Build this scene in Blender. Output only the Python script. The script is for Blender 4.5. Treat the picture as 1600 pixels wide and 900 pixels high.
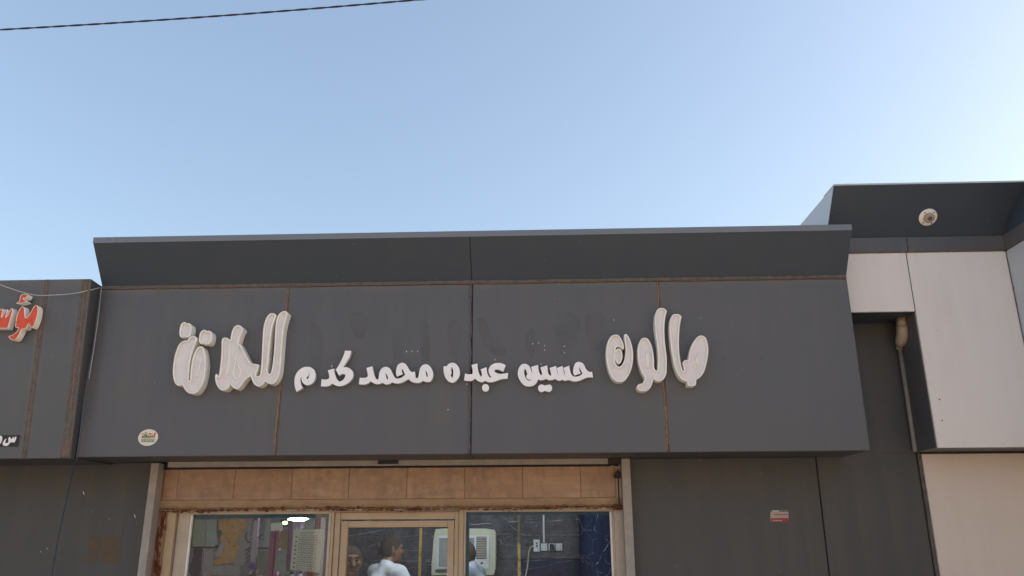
import bpy, bmesh, math, random
from mathutils import Vector, Matrix, geometry
random.seed(7)
for o in list(bpy.data.objects): bpy.data.objects.remove(o)
S = bpy.context.scene
R_ = math.radians

# ------------------------------------------------------------------ camera
PITCH, YAW, ROLL, FPX = R_(17.1682), R_(-1.8721), R_(-0.3036), 1230.0
CAM = Vector((0, -5.0, 1.85))
_F = Vector((math.sin(YAW)*math.cos(PITCH), math.cos(YAW)*math.cos(PITCH), math.sin(PITCH)))
_Rt = Vector((math.cos(YAW), -math.sin(YAW), 0)); _Up = _Rt.cross(_F)
_R2 = _Rt*math.cos(ROLL) + _Up*math.sin(ROLL); _U2 = -_Rt*math.sin(ROLL) + _Up*math.cos(ROLL)
cd = bpy.data.cameras.new('camera'); cam = bpy.data.objects.new('camera', cd); S.collection.objects.link(cam)
cd.sensor_width = 36; cd.lens = FPX/1600*36; cd.clip_start = .05; cd.clip_end = 3000
m3 = Matrix((_R2, _U2, -_F)).transposed(); cam.matrix_world = Matrix.Translation(CAM) @ m3.to_4x4()
S.camera = cam

# ------------------------------------------------------------------ sky, sun, exposure
SUN_EL, SUN_AZ = R_(17), R_(80)              # azimuth from +Y (view direction) towards +X (right)
w = bpy.data.worlds.new('World'); S.world = w; w.use_nodes = True
nt = w.node_tree; bg = nt.nodes['Background']; sky = nt.nodes.new('ShaderNodeTexSky')
sky.sky_type = 'NISHITA'; sky.sun_disc = False; sky.sun_elevation = SUN_EL; sky.sun_rotation = SUN_AZ
sky.air_density = 1.0; sky.dust_density = 2.3; sky.ozone_density = 1.6; sky.altitude = 0
gm = nt.nodes.new('ShaderNodeGamma'); gm.inputs[1].default_value = .7           # hazy air: an even, low contrast sky
tn = nt.nodes.new('ShaderNodeVectorMath'); tn.operation = 'MULTIPLY'; tn.inputs[1].default_value = (1.10, 1.13, 1.17)
nt.links.new(sky.outputs[0], gm.inputs[0]); nt.links.new(gm.outputs[0], tn.inputs[0]); nt.links.new(tn.outputs[0], bg.inputs[0]); bg.inputs[1].default_value = .10
sl = bpy.data.lights.new('sun', 'SUN'); sl.energy = 5.0; sl.angle = R_(.6); sl.color = (1, .83, .66)
sun = bpy.data.objects.new('sun', sl); S.collection.objects.link(sun)
sd = Vector((math.sin(SUN_AZ)*math.cos(SUN_EL), math.cos(SUN_AZ)*math.cos(SUN_EL), math.sin(SUN_EL)))
sun.rotation_euler = sd.to_track_quat('Z', 'Y').to_euler(); sun.location = (12, 8, 12)
S.view_settings.view_transform = 'Standard'; S.view_settings.look = 'None'
S.view_settings.exposure = 1.86; S.view_settings.gamma = 1
S.render.engine = 'CYCLES'; S.cycles.max_bounces = 8; S.cycles.transparent_max_bounces = 16

# ------------------------------------------------------------------ helpers
def ray(u, v): return (u-800)*_R2 - (v-450)*_U2 + FPX*_F
def P(u, v, Y=0.0):
    r = ray(u, v); return CAM + r*((Y-CAM.y)/r.y)
def PX(u, v, X):
    r = ray(u, v); return CAM + r*((X-CAM.x)/r.x)

ORG = {}
def tag(o, label=None, cat=None, group=None, kind=None):
    if label: o['label'] = label
    if cat: o['category'] = cat
    if group: o['group'] = group
    if kind: o['kind'] = kind
    return o
def empty(name, loc, label, cat, group=None):
    o = bpy.data.objects.new(name, None); S.collection.objects.link(o); o.location = loc; o.empty_display_size = .1
    ORG[o.name] = Vector(loc); tag(o, label, cat, group); return o
def link_mesh(name, me, origin, parent):
    o = bpy.data.objects.new(name, me); S.collection.objects.link(o)
    ORG[o.name] = Vector(origin)
    if parent: o.parent = parent; o.location = Vector(origin) - ORG[parent.name]
    else: o.location = origin
    return o
class MB:
    def __init__(s): s.bm = bmesh.new()
    def box(s, x0, x1, y0, y1, z0, z1, bev=0.0):
        t = bmesh.new()
        vs = [t.verts.new((x, y, z)) for x in (x0, x1) for y in (y0, y1) for z in (z0, z1)]
        for f in ((0,1,3,2),(4,6,7,5),(0,4,5,1),(2,3,7,6),(0,2,6,4),(1,5,7,3)): t.faces.new([vs[i] for i in f])
        s._add(t, bev); return s
    def hexa(s, a, b, bev=0.0):
        """prism between two matching rings of 3-D points"""
        t = bmesh.new(); A = [t.verts.new(p) for p in a]; B = [t.verts.new(p) for p in b]
        n = len(a); t.faces.new(A); t.faces.new(B[::-1])
        for i in range(n): t.faces.new((A[i], B[i], B[(i+1) % n], A[(i+1) % n]))
        s._add(t, bev); return s
    def _add(s, t, bev):
        bmesh.ops.recalc_face_normals(t, faces=t.faces)
        if bev: bmesh.ops.bevel(t, geom=t.edges[:], offset=bev, segments=1, affect='EDGES', profile=.5)
        me = bpy.data.meshes.new('t'); t.to_mesh(me); t.free(); s.bm.from_mesh(me); bpy.data.meshes.remove(me)
    def tube(s, pts, r, n=8, closed=False):
        pts = [Vector(p) for p in pts]; N = len(pts); rs = r if isinstance(r, (list, tuple)) else [r]*N
        rings = []; prev = None
        for i, p in enumerate(pts):
            if closed: d = pts[(i+1) % N] - pts[i-1]
            else: d = pts[min(i+1, N-1)] - pts[max(i-1, 0)]
            if d.length < 1e-9: d = Vector((0, 0, 1))
            d.normalize()
            if prev is None: a = d.orthogonal().normalized()
            else:
                a = prev - d*prev.dot(d)
                a = a.normalized() if a.length > 1e-6 else d.orthogonal().normalized()
            prev = a; b = d.cross(a)
            rings.append([s.bm.verts.new(p + (a*math.cos(k*2*math.pi/n) + b*math.sin(k*2*math.pi/n))*rs[i]) for k in range(n)])
        M = N if closed else N-1
        for i in range(M):
            A, B = rings[i], rings[(i+1) % N]
            sh = 0
            if closed and i == N-1:
                sh = min(range(n), key=lambda q: (A[0].co-B[q].co).length)
            for k in range(n): 
                try: s.bm.faces.new((A[k], A[(k+1) % n], B[(k+1+sh) % n], B[(k+sh) % n]))
                except ValueError: pass
        if not closed:
            s.bm.faces.new(rings[0][::-1]); s.bm.faces.new(rings[-1])
        return s
    def poly(s, pts): s.bm.faces.new([s.bm.verts.new(p) for p in pts]); return s
    def ball(s, c, r, seg=14):
        bmesh.ops.create_uvsphere(s.bm, u_segments=seg, v_segments=seg//2+2, radius=1,
            matrix=Matrix.Translation(c) @ Matrix.Diagonal((*(r if hasattr(r, '__len__') else (r, r, r)), 1)))
        return s
    def build(s, name, mat, parent=None, smooth=False, recalc=True):
        if recalc: bmesh.ops.recalc_face_normals(s.bm, faces=s.bm.faces)
        vs = [v.co for v in s.bm.verts]
        lo = Vector([min(v[i] for v in vs) for i in range(3)]); hi = Vector([max(v[i] for v in vs) for i in range(3)])
        c = (lo+hi)/2
        bmesh.ops.translate(s.bm, verts=s.bm.verts, vec=-c)
        me = bpy.data.meshes.new(name); s.bm.to_mesh(me); s.bm.free()
        me.materials.append(mat)
        if smooth: me.polygons.foreach_set('use_smooth', [True]*len(me.polygons))
        return link_mesh(name, me, c, parent)
def box(name, x0, x1, y0, y1, z0, z1, mat, parent=None, bev=.0015):
    return MB().box(min(x0,x1), max(x0,x1), min(y0,y1), max(y0,y1), min(z0,z1), max(z0,z1), bev).build(name, mat, parent)
def prism(name, front, depth, mat, parent=None, bev=0.0):
    """front ring of points pushed back along +Y by depth"""
    a = [Vector(p) for p in front]; b = [p + Vector((0, depth, 0)) for p in a]
    return MB().hexa(a, b, bev).build(name, mat, parent)

# ------------------------------------------------------------------ materials
class NT:
    def __init__(s, name):
        s.m = bpy.data.materials.new(name); s.m.use_nodes = True; s.t = s.m.node_tree; s.n = s.t.nodes; s.l = s.t.links
        s.b = s.n['Principled BSDF']; s.co = s.n.new('ShaderNodeTexCoord')
        s.geo = s.n.new('ShaderNodeNewGeometry')
    def pos(s, scale=(1, 1, 1), world=True):
        mp = s.n.new('ShaderNodeMapping'); mp.inputs['Scale'].default_value = scale
        s.l.new(s.geo.outputs['Position'] if world else s.co.outputs['Object'], mp.inputs[0]); return mp.outputs[0]
    def noise(s, scale, detail=4, rough=.6, vec=None, dist=0):
        n = s.n.new('ShaderNodeTexNoise'); n.inputs['Scale'].default_value = scale; n.inputs['Detail'].default_value = detail
        n.inputs['Roughness'].default_value = rough; n.inputs['Distortion'].default_value = dist
        s.l.new(vec or s.pos(), n.inputs['Vector']); return n.outputs['Fac']
    def ramp(s, v, a, b, c0=0., c1=1.):
        r = s.n.new('ShaderNodeMapRange'); r.inputs[1].default_value = a; r.inputs[2].default_value = b
        r.inputs[3].default_value = c0; r.inputs[4].default_value = c1; s.l.new(v, r.inputs[0]); return r.outputs[0]
    def mul(s, a, b, op='MULTIPLY'):
        m = s.n.new('ShaderNodeMath'); m.operation = op; m.use_clamp = False
        for i, q in enumerate((a, b)):
            if isinstance(q, (int, float)): m.inputs[i].default_value = q
            else: s.l.new(q, m.inputs[i])
        return m.outputs[0]
    def mix(s, f, a, b):
        m = s.n.new('ShaderNodeMix'); m.data_type = 'RGBA'
        if isinstance(f, (int, float)): m.inputs[0].default_value = f
        else: s.l.new(f, m.inputs[0])
        for i, q in ((6, a), (7, b)):
            if isinstance(q, (tuple, list)): m.inputs[i].default_value = (*q[:3], 1)
            else: s.l.new(q, m.inputs[i])
        return m.outputs[2]
    def z(s):
        x = s.n.new('ShaderNodeSeparateXYZ'); s.l.new(s.geo.outputs['Position'], x.inputs[0]); return x.outputs
    def bump(s, h, strength=.3, dist=.01):
        b = s.n.new('ShaderNodeBump'); b.inputs['Strength'].default_value = strength; b.inputs['Distance'].default_value = dist
        s.l.new(h, b.inputs['Height']); s.l.new(b.outputs[0], s.b.inputs['Normal'])
    def col(s, c):
        if isinstance(c, (tuple, list)): s.b.inputs['Base Color'].default_value = (*c[:3], 1)
        else: s.l.new(c, s.b.inputs['Base Color'])
    def rough(s, v):
        if isinstance(v, (int, float)): s.b.inputs['Roughness'].default_value = v
        else: s.l.new(v, s.b.inputs['Roughness'])
def fascia_mat(name, c, joints, ztop, dust=(.17, .138, .112)):
    m = panel_mat(name, c, dust=dust); n = m.node_tree.nodes; l = m.node_tree.links; b = n['Principled BSDF']
    src = b.inputs['Base Color'].links[0].from_socket
    g = n.new('ShaderNodeNewGeometry'); sp = n.new('ShaderNodeSeparateXYZ'); l.new(g.outputs['Position'], sp.inputs[0])
    nz = n.new('ShaderNodeTexNoise'); nz.inputs['Scale'].default_value = 7; nz.inputs['Detail'].default_value = 6; l.new(g.outputs['Position'], nz.inputs['Vector'])
    def mth(op, a, bb):
        q = n.new('ShaderNodeMath'); q.operation = op
        for i, v in enumerate((a, bb)):
            if v is None: continue
            if isinstance(v, (int, float)): q.inputs[i].default_value = v
            else: l.new(v, q.inputs[i])
        return q.outputs[0]
    tot = None
    for x, wd in joints:
        d = mth('ABSOLUTE', mth('SUBTRACT', sp.outputs[0], x), None)
        r = n.new('ShaderNodeMapRange'); r.inputs[1].default_value = wd*.25; r.inputs[2].default_value = wd; r.inputs[3].default_value = 1; r.inputs[4].default_value = 0
        l.new(mth('ADD', d, mth('MULTIPLY', mth('SUBTRACT', nz.outputs['Fac'], .5), wd*1.6)), r.inputs[0])
        tot = r.outputs[0] if tot is None else mth('MAXIMUM', tot, r.outputs[0])
    d = mth('SUBTRACT', ztop, sp.outputs[2])
    r = n.new('ShaderNodeMapRange'); r.inputs[1].default_value = .0; r.inputs[2].default_value = .05; r.inputs[3].default_value = .8; r.inputs[4].default_value = 0
    l.new(mth('ADD', d, mth('MULTIPLY', mth('SUBTRACT', nz.outputs['Fac'], .45), .12)), r.inputs[0]); tot = mth('MAXIMUM', tot, r.outputs[0])
    mx = n.new('ShaderNodeMix'); mx.data_type = 'RGBA'; l.new(mth('MULTIPLY', tot, .62), mx.inputs[0]); l.new(src, mx.inputs[6]); mx.inputs[7].default_value = (*dust, 1)
    l.new(mx.outputs[2], b.inputs['Base Color']); return m
def mul3(c, k): return tuple(x*k for x in c)
def simple(name, c, rough=.6, var=.12, scale=6, metal=0, bumpy=0, spec=.5):
    t = NT(name); n = t.noise(scale, 5)
    t.col(t.mix(t.ramp(n, .3, .7), mul3(c, 1-var), mul3(c, 1+var)))
    t.rough(t.ramp(n, .3, .7, max(0, rough-.06), min(1, rough+.06))); t.b.inputs['Metallic'].default_value = metal
    t.b.inputs['Specular IOR Level'].default_value = spec
    if bumpy: t.bump(t.noise(scale*12, 3), bumpy, .004)
    return t.m
def panel_mat(name, c, dust=(.20, .165, .13), amount=.42, rough=.42, spec=.5):
    """coated aluminium composite panel with run-off streaks and settled dust"""
    t = NT(name)
    streak = t.noise(9, 5, .65, t.pos((1, 1, .07))); cloud = t.noise(1.7, 5, .6); fine = t.noise(160, 2)
    f = t.mul(t.mul(t.ramp(streak, .42, .75), t.ramp(cloud, .35, .7, .2, 1)), amount)
    f2 = t.mul(t.ramp(cloud, .45, .8), amount*.45)
    base = t.mix(t.ramp(fine, .2, .8, 0, .5), mul3(c, .93), mul3(c, 1.07))
    sp = t.noise(55, 2, .5); base = t.mix(t.ramp(sp, .765, .79), base, (.42, .4, .36))
    t.col(t.mix(f2, t.mix(f, base, dust), dust)); t.rough(t.ramp(cloud, .3, .7, rough-.05, rough+.14))
    t.b.inputs['Specular IOR Level'].default_value = spec
    t.bump(t.noise(1.9, 2), .22, .025); return t.m

M = {}
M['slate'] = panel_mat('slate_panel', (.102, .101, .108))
M['fascia'] = fascia_mat('shop_fascia_slate', (.102, .106, .115), [(-2.945, .04), (-1.666, .022), (-.433, .014), (.803, .022)], 3.43)
M['left_fascia'] = fascia_mat('neighbour_fascia_slate', (.100, .108, .118), [(-3.245, .035), (-2.975, .05)], 3.46)
M['slate_reflect_dark'] = panel_mat('slate_canopy', (.053, .068, .090), amount=.07, rough=.45, spec=.35)  # darker than the fascia: mirror-like reflection put into the colour
M['skylit_slate_lip'] = panel_mat('skylit_slate_lip', (.17, .19, .22), amount=.1, rough=.3)  # same slate, lightened in colour for the sky the lip catches
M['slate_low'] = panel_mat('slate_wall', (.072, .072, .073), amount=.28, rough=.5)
M['white_panel'] = panel_mat('white_panel', (.85, .79, .745), dust=(.42, .34, .28), amount=.18, rough=.4)
M['white_low'] = panel_mat('beige_panel', (.80, .69, .60), dust=(.45, .35, .27), amount=.25, rough=.5)
M['light_panel'] = panel_mat('skylit_silver_panel', (.50, .52, .54), dust=(.42, .38, .33), amount=.12, rough=.3)  # pale metal tone includes the sky these side faces reflect
M['gap'] = simple('joint_shadow_black', (.02, .018, .016), .9)
M['sealant'] = simple('brown_sealant', (.17, .115, .075), .8, .35, 40, bumpy=.5)
M['sealant_dirty'] = simple('dirty_sealant', (.118, .102, .090), .8, .35, 25, bumpy=.5)
M['orange_line'] = simple('orange_sealant', (.24, .14, .08), .7, .4, 60)
M['cream'] = simple('letter_return_cream', (.90, .85, .77), .45, .07, 14)
M['letter_face'] = simple('letter_face_acrylic', (.77, .725, .71), .38, .05, 20)
M['white_letter'] = simple('white_letter', (.93, .90, .90), .45, .05, 20)
M['letter_side'] = simple('small_letter_side', (.50, .48, .44), .55, .1, 20)
M['red'] = simple('red_acrylic', (.72, .07, .022), .3, .12, 20)
M['black'] = simple('black_plastic', (.02, .018, .022), .5)
M['alum'] = simple('champagne_aluminium', (.48, .36, .235), .42, .08, 8, metal=.15)
M['alum_light'] = simple('pale_aluminium', (.52, .44, .35), .45, .10, 12)
M['guide'] = simple('shutter_guide_grey', (.36, .32, .28), .5, .14, 14)
M['teal'] = simple('teal_film', (.02, .12, .20), .4, .2, 20)
M['paper'] = simple('cream_paper', (.86, .82, .74), .85, .06, 20)
M['paper_grey'] = simple('grey_paper', (.42, .44, .40), .85, .12, 20)
M['paper_tan'] = simple('tan_card', (.42, .31, .20), .85, .12, 20)
M['ink'] = simple('ink', (.10, .09, .085), .8)
M['pink'] = simple('pink_strip', (.75, .33, .47), .6, .12, 12)
M['coral'] = simple('coral_strip', (.62, .16, .10), .6, .12, 12)
M['mauve'] = simple('mauve_strip', (.30, .17, .24), .6, .15, 12)
M['lilac'] = simple('lilac_strip', (.50, .42, .52), .6, .12, 12)
M['purple'] = simple('purple_label', (.16, .09, .34), .5)
M['white'] = simple('white_plastic', (.72, .72, .76), .4, .05)
M['ac_body'] = simple('ivory_plastic', (.60, .58, .44), .5, .07)
M['ac_dark'] = simple('dark_intake', (.10, .10, .11), .6, .2, 30)
M['grille'] = simple('grey_filter', (.28, .28, .28), .6, .15, 60)
M['gold'] = simple('gold_trim', (.62, .43, .12), .3, .15, 20, metal=.4)
M['reflection_brown_trim'] = simple('reflection_brown_trim', (.16, .115, .06), .5, .15, 20)  # gold trim again, browned in colour by a painted reflection
M['pvc'] = simple('cream_pvc', (.42, .345, .255), .45, .12, 10)
M['pvc_grey'] = simple('grey_pvc', (.30, .27, .23), .55, .15, 12)
M['cable'] = simple('dark_cable', (.018, .017, .022), .5)
M['cable_white'] = simple('pale_wire', (.50, .47, .42), .5)
M['cable_blue'] = simple('blue_cable', (.035, .07, .12), .45)
M['rust'] = simple('rust', (.16, .05, .018), .9, .5, 60, bumpy=.8)
M['rust_dark'] = simple('dark_rusty_iron', (.055, .03, .02), .8, .4, 50, bumpy=.5)
M['skin'] = simple('skin', (.23, .12, .08), .5, .08, 25)
M['hair'] = simple('short_dark_hair', (.045, .03, .022), .85, .4, 150, bumpy=.8)
M['shirt_white'] = simple('white_cotton', (.74, .74, .82), .85, .04, 8)
M['shirt_grey'] = simple('grey_cotton', (.10, .13, .14), .85, .10, 8)
M['shirt_blue'] = simple('pale_blue_cotton', (.34, .39, .46), .85, .08, 8)
M['trousers'] = simple('dark_trousers', (.03, .035, .05), .85)
M['sand'] = simple('sandy_ground', (.46, .36, .25), .95, .15, .8, bumpy=.4)  # unseen ground, tone raised for its warm bounce
M['asphalt'] = simple('bounce_asphalt', (.40, .325, .24), .9, .15, 3, bumpy=.5)  # unseen road, lightened to bounce warm light onto the shop
M['pavement'] = simple('pavement', (.50, .42, .33), .9, .12, 3)
M['plaster'] = simple('sand_plaster', (.62, .49, .37), .9, .10, 2)
M['plaster_in'] = simple('grey_plaster', (.33, .31, .28), .9, .10, 2)
M['ceiling'] = simple('white_ceiling', (.55, .54, .50), .9, .05, 2)
M['tile_floor'] = simple('floor_tile', (.30, .28, .26), .4, .08, 5)
M['dark_glass'] = simple('dark_shop_glass', (.02, .022, .025), .12)
M['steel'] = simple('roller_shutter_grey', (.20, .2, .2), .5, .1)
M['eye_white'] = simple('eye_white', (.6, .58, .55), .4)

def stone_mat():
    t = NT('travertine_tile')
    v = t.noise(2.6, 7, .65, t.pos((1, 1, 5)), 1.2); c = t.noise(14, 5, .6); g = t.noise(.9, 4, .6)
    base = t.mix(t.ramp(v, .35, .7), (.41, .24, .145), (.53, .345, .225))
    base = t.mix(t.ramp(v, .62, .66, 0, .35), base, (.30, .16, .09))
    oi = t.n.new('ShaderNodeObjectInfo'); base = t.mix(t.mul(oi.outputs['Random'], .38), base, (.33, .20, .125))
    base = t.mix(t.mul(t.ramp(c, .42, .72), t.ramp(g, .38, .60)), base, (.20, .125, .075))
    st = t.noise(11, 5, .7, t.pos((1, 1, .35))); base = t.mix(t.mul(t.ramp(st, .50, .70), .6), base, (.22, .14, .09))
    t.col(base); t.rough(.5); t.bump(c, .12, .004); return t.m
M['stone'] = stone_mat()
def rust_paint():
    """painted stone lintel and jamb whose edge has rusted: ragged patches of rust, paint elsewhere"""
    t = NT('rust_stained_render')
    a = t.noise(7, 7, .7, t.pos((1, 1, .3))); b = t.noise(26, 6, .7, t.pos((1, 1, .3))); c = t.noise(2.5, 4, .6)
    base = t.mix(t.ramp(b, .35, .7), (.27, .155, .08), (.44, .28, .16))
    base = t.mix(t.ramp(a, .52, .60, 0, .8), base, (.30, .15, .065))
    base = t.mix(t.mul(t.ramp(b, .50, .58), t.ramp(c, .42, .55)), base, (.14, .045, .018))
    t.col(base); t.rough(.85); t.bump(b, .5, .006); return t.m
M['stain'] = rust_paint()
zband_ref = P(600, 797, .50).z
def paint_mat():
    t = NT('tan_painted_band'); a = t.noise(6, 6, .65, t.pos((1, 1, 3))); b = t.noise(40, 4)
    base = t.mix(t.ramp(a, .35, .7), (.33, .21, .12), (.47, .32, .195))
    base = t.mix(t.ramp(b, .62, .72, 0, .6), base, (.22, .12, .06))
    z = t.z()[2]; edge = t.noise(5, 6, .75, t.pos((1, 1, .6))); lo = t.mul(z, t.mul(edge, .085), 'SUBTRACT')
    h = zband_ref
    base = t.mix(t.ramp(lo, h-.032, h-.012, .95, 0), base, (.15, .055, .02))
    base = t.mix(t.ramp(lo, h-.020, h+.006, .55, 0), base, (.27, .15, .07))
    base = t.mix(t.mul(t.ramp(z, h+.004, h+.009, 1, 0), t.ramp(b, .45, .5, 1, .1)), base, (.55, .47, .38))
    t.col(base); t.rough(.8); t.bump(b, .3, .004); return t.m
M['tan_band'] = paint_mat()
def marble(name, dark, mid, veinc=(.45, .45, .5)):
    t = NT(name); p = t.pos((1, 1, 1)); cl = t.noise(3.2, 6, .65); cl2 = t.noise(17, 5, .7)
    base = t.mix(t.ramp(t.mul(cl, cl2, 'ADD'), .82, 1.18), dark, mid)
    for sc, wd, rot, dis in ((1.1, .006, (0, .55, 0), .16), (1.9, .005, (0, .75, 0), .22)):
        mp = t.n.new('ShaderNodeMapping'); mp.inputs['Rotation'].default_value = rot; mp.inputs['Scale'].default_value = (.7, .3, 3.2)
        nz = t.n.new('ShaderNodeTexNoise'); nz.inputs['Scale'].default_value = 3; nz.inputs['Detail'].default_value = 5
        t.l.new(t.geo.outputs['Position'], nz.inputs['Vector'])
        va = t.n.new('ShaderNodeVectorMath'); va.operation = 'MULTIPLY_ADD'; va.inputs[1].default_value = (dis*.35,)*3
        t.l.new(nz.outputs['Color'], va.inputs[0]); t.l.new(t.geo.outputs['Position'], va.inputs[2]); t.l.new(va.outputs[0], mp.inputs[0])
        vo = t.n.new('ShaderNodeTexVoronoi'); vo.feature = 'DISTANCE_TO_EDGE'; vo.inputs['Scale'].default_value = sc; t.l.new(mp.outputs[0], vo.inputs['Vector'])
        brk = t.ramp(t.noise(5, 3, .5), .42, .56)
        base = t.mix(t.mul(t.ramp(vo.outputs['Distance'], wd*.3, wd, .95, 0), brk), base, veinc)
    sp = t.noise(42, 3, .6); base = t.mix(t.ramp(sp, .69, .73, 0, .8), base, veinc)
    t.col(base); t.rough(.45); t.b.inputs['Specular IOR Level'].default_value = .0; return t.m
M['marble'] = marble('reflection_greyed_marble', (.040, .043, .060), (.11, .112, .13), (.50, .50, .54))  # same navy marble, greyed by the window reflection mixed into its colour
M['marble_navy'] = marble('navy_veined_marble', (.006, .012, .040), (.018, .034, .095), (.42, .44, .52))
def torn_mat():
    t = NT('torn_orange_print'); a = t.noise(9, 6, .7, None, 1.5); b = t.noise(60, 4)
    base = t.mix(t.ramp(a, .35, .65), (.66, .29, .03), (.66, .46, .30))
    base = t.mix(t.ramp(b, .62, .68), base, (.12, .07, .04)); t.col(base); t.rough(.8); return t.m
M['torn'] = torn_mat()
def scribble_mat(name, c, inkc):
    t = NT(name); a = t.noise(34, 3, .5, None, 2.5); r = t.ramp(t.mul(t.mul(a, .5, 'SUBTRACT'), 0, 'ADD'), -.012, .012)
    ab = t.n.new('ShaderNodeMath'); ab.operation = 'ABSOLUTE'; t.l.new(t.mul(a, .5, 'SUBTRACT'), ab.inputs[0])
    t.col(t.mix(t.mul(t.ramp(ab.outputs[0], .008, .016, 1, 0), .7), c, inkc)); t.rough(.7); return t.m
M['print_grey'] = scribble_mat('grey_patterned_film', (.44, .38, .38), (.06, .05, .05))
M['print_green'] = scribble_mat('pale_green_film', (.40, .40, .31), (.12, .13, .11))
def glass_mat():
    m = bpy.data.materials.new('window_glass'); m.use_nodes = True; n = m.node_tree.nodes; l = m.node_tree.links
    n.remove(n['Principled BSDF']); tr = n.new('ShaderNodeBsdfTransparent'); tr.inputs[0].default_value = (.86, .90, .90, 1)
    gl = n.new('ShaderNodeBsdfGlossy'); gl.inputs['Roughness'].default_value = .01
    fr = n.new('ShaderNodeFresnel'); fr.inputs[0].default_value = 1.5
    mp = n.new('ShaderNodeMath'); mp.operation = 'MULTIPLY'; mp.inputs[1].default_value = 1.1; l.new(fr.outputs[0], mp.inputs[0])
    mx = n.new('ShaderNodeMixShader'); l.new(mp.outputs[0], mx.inputs[0]); l.new(tr.outputs[0], mx.inputs[1]); l.new(gl.outputs[0], mx.inputs[2])
    l.new(mx.outputs[0], n['Material Output'].inputs[0]); return m
M['glass'] = glass_mat()
def emis(name, c, s):
    m = bpy.data.materials.new(name); m.use_nodes = True; b = m.node_tree.nodes['Principled BSDF']
    b.inputs['Emission Color'].default_value = (*c, 1); b.inputs['Emission Strength'].default_value = s
    b.inputs['Base Color'].default_value = (*c, 1); return m
M['tube_glow'] = emis('lit_tube', (.86, .94, 1), 36)
M['led_green'] = emis('lit_green_lamp', (.6, 1, .25), 3)

# ================================================================== THE SETTING
def struct(o): o['kind'] = 'structure'; return o
g = MB().poly([(-600, -600, 0), (600, -600, 0), (600, 600, 0), (-600, 600, 0)]).build('ground', M['sand']); struct(g)
r = MB().poly([(-300, -14, .004), (300, -14, .004), (300, -6.6, .004), (-300, -6.6, .004)]).build('road', M['asphalt']); struct(r)
struct(box('pavement', -60, 60, -6.6, -.02, .002, .14, M['pavement'], bev=.01))

# ================================================================== MAIN SHOP
shop = empty('shop_building', (-.45, .5, 0), 'grey panelled barber shop front with white lettering and slanted canopy, in the middle', 'shop')
ZB, ZT = 2.314, 3.428           # fascia bottom and top
XL, XR = -2.945, 2.040
joints = [XL, -1.666, -.433, .803, XR]
for i in range(4):
    a, b = joints[i], joints[i+1]
    ga, gb = (0 if i == 0 else .006), (0 if i == 3 else .006)
    box('fascia_panel', a+ga, b-gb, 0+(.002 if i % 2 else 0), .03, ZB, ZT, M['fascia'], shop, .0025)
box('fascia_backing', XL+.01, XR-.01, .032, .14, ZB+.02, ZT, M['gap'], shop)
for i, x in enumerate(joints[1:4]):
    m = (M['orange_line'], M['sealant_dirty'], M['orange_line'])[i]
    MB().tube([(x-.003+random.uniform(-.0022, .0022), -.0005+random.uniform(-.001, .0015), ZB+.0+k*(ZT-ZB)/26) for k in range(27)],
              [random.uniform(.0045, .0085) for _ in range(27)], 6).build('joint_sealant', m, shop, True)
    box('joint_strip', x+.004, x+.011, -.001, .02, ZB+.002, ZT-.001, M['sealant_dirty'] if i != 1 else M['gap'], shop, 0)
# dusty sealant band along the top and smeared edges of the joints
box('sealant_band', XL, XR-.004, -.006, .03, ZT+.001, ZT+.024, M['sealant_dirty'], shop, .002)
MB().tube([(XL+k*(XR-XL)/90, -.006, ZT+.001+random.uniform(-.003, .002)) for k in range(91)], [random.uniform(.0012, .004) for _ in range(91)], 6).build('joint_sealant', M['sealant'], shop, True)
# soffit under the fascia and the two return ends
struc_z = ZB
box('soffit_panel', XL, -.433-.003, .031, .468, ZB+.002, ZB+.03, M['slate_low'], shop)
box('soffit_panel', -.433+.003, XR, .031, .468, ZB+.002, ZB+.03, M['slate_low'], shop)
box('end_panel', XR-.032, XR-.001, .032, .47, ZB+.031, ZT, M['slate'], shop)
box('roof_slab', XL+.02, XR-.04, .145, 3.9, ZB+.7, ZT-.05, M['plaster'], shop)
# slanted canopy: profile in y,z pushed along x
zc = ZT+.0245
prof = [(0, zc), (-.182, 3.697), (-.214, 3.735), (.135, 3.741), (.135, zc)]
for a, b in ((XL, -.433-.002), (-.433+.002, XR)):
    q0 = (0, zc), (-.182, 3.697), (-.176, 3.703), (.02, zc)
    MB().hexa([(a, y, z) for y, z in q0], [(b, y, z) for y, z in q0], .001).build('canopy_soffit_panel', M['slate_reflect_dark'], shop)
MB().hexa([(XL+.03, .0245, zc+.003), (XL+.03, -.160, 3.699), (XL+.03, -.150, 3.705), (XL+.03, .04, zc+.003)], [(XR-.03, .0245, zc+.003), (XR-.03, -.160, 3.699), (XR-.03, -.150, 3.705), (XR-.03, .04, zc+.003)]).build('canopy_backing', M['gap'], shop)
lip = [(-.1845, 3.6945), (-.186, 3.735), (.135, 3.742), (.135, 3.734), (-.176, 3.724), (-.1755, 3.7035)]
MB().hexa([(XL-.001, y, z) for y, z in lip], [(XR+.001, y, z) for y, z in lip], .0008).build('canopy_lip', M['skylit_slate_lip'], shop)
for x0, x1 in ((XL+.001, XL+.02), (XR-.02, XR-.001)):
    q = [(0.024, zc+.002), (-.170, 3.700), (-.174, 3.722), (.134, 3.729), (.134, zc+.002)]
    MB().hexa([(x0, y, z) for y, z in q], [(x1, y, z) for y, z in q]).build('canopy_end', M['slate'], shop)
box('parapet_back', XL+.03, XR-.03, .136, .30, ZT-.05, 3.70, M['plaster'], shop)

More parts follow.
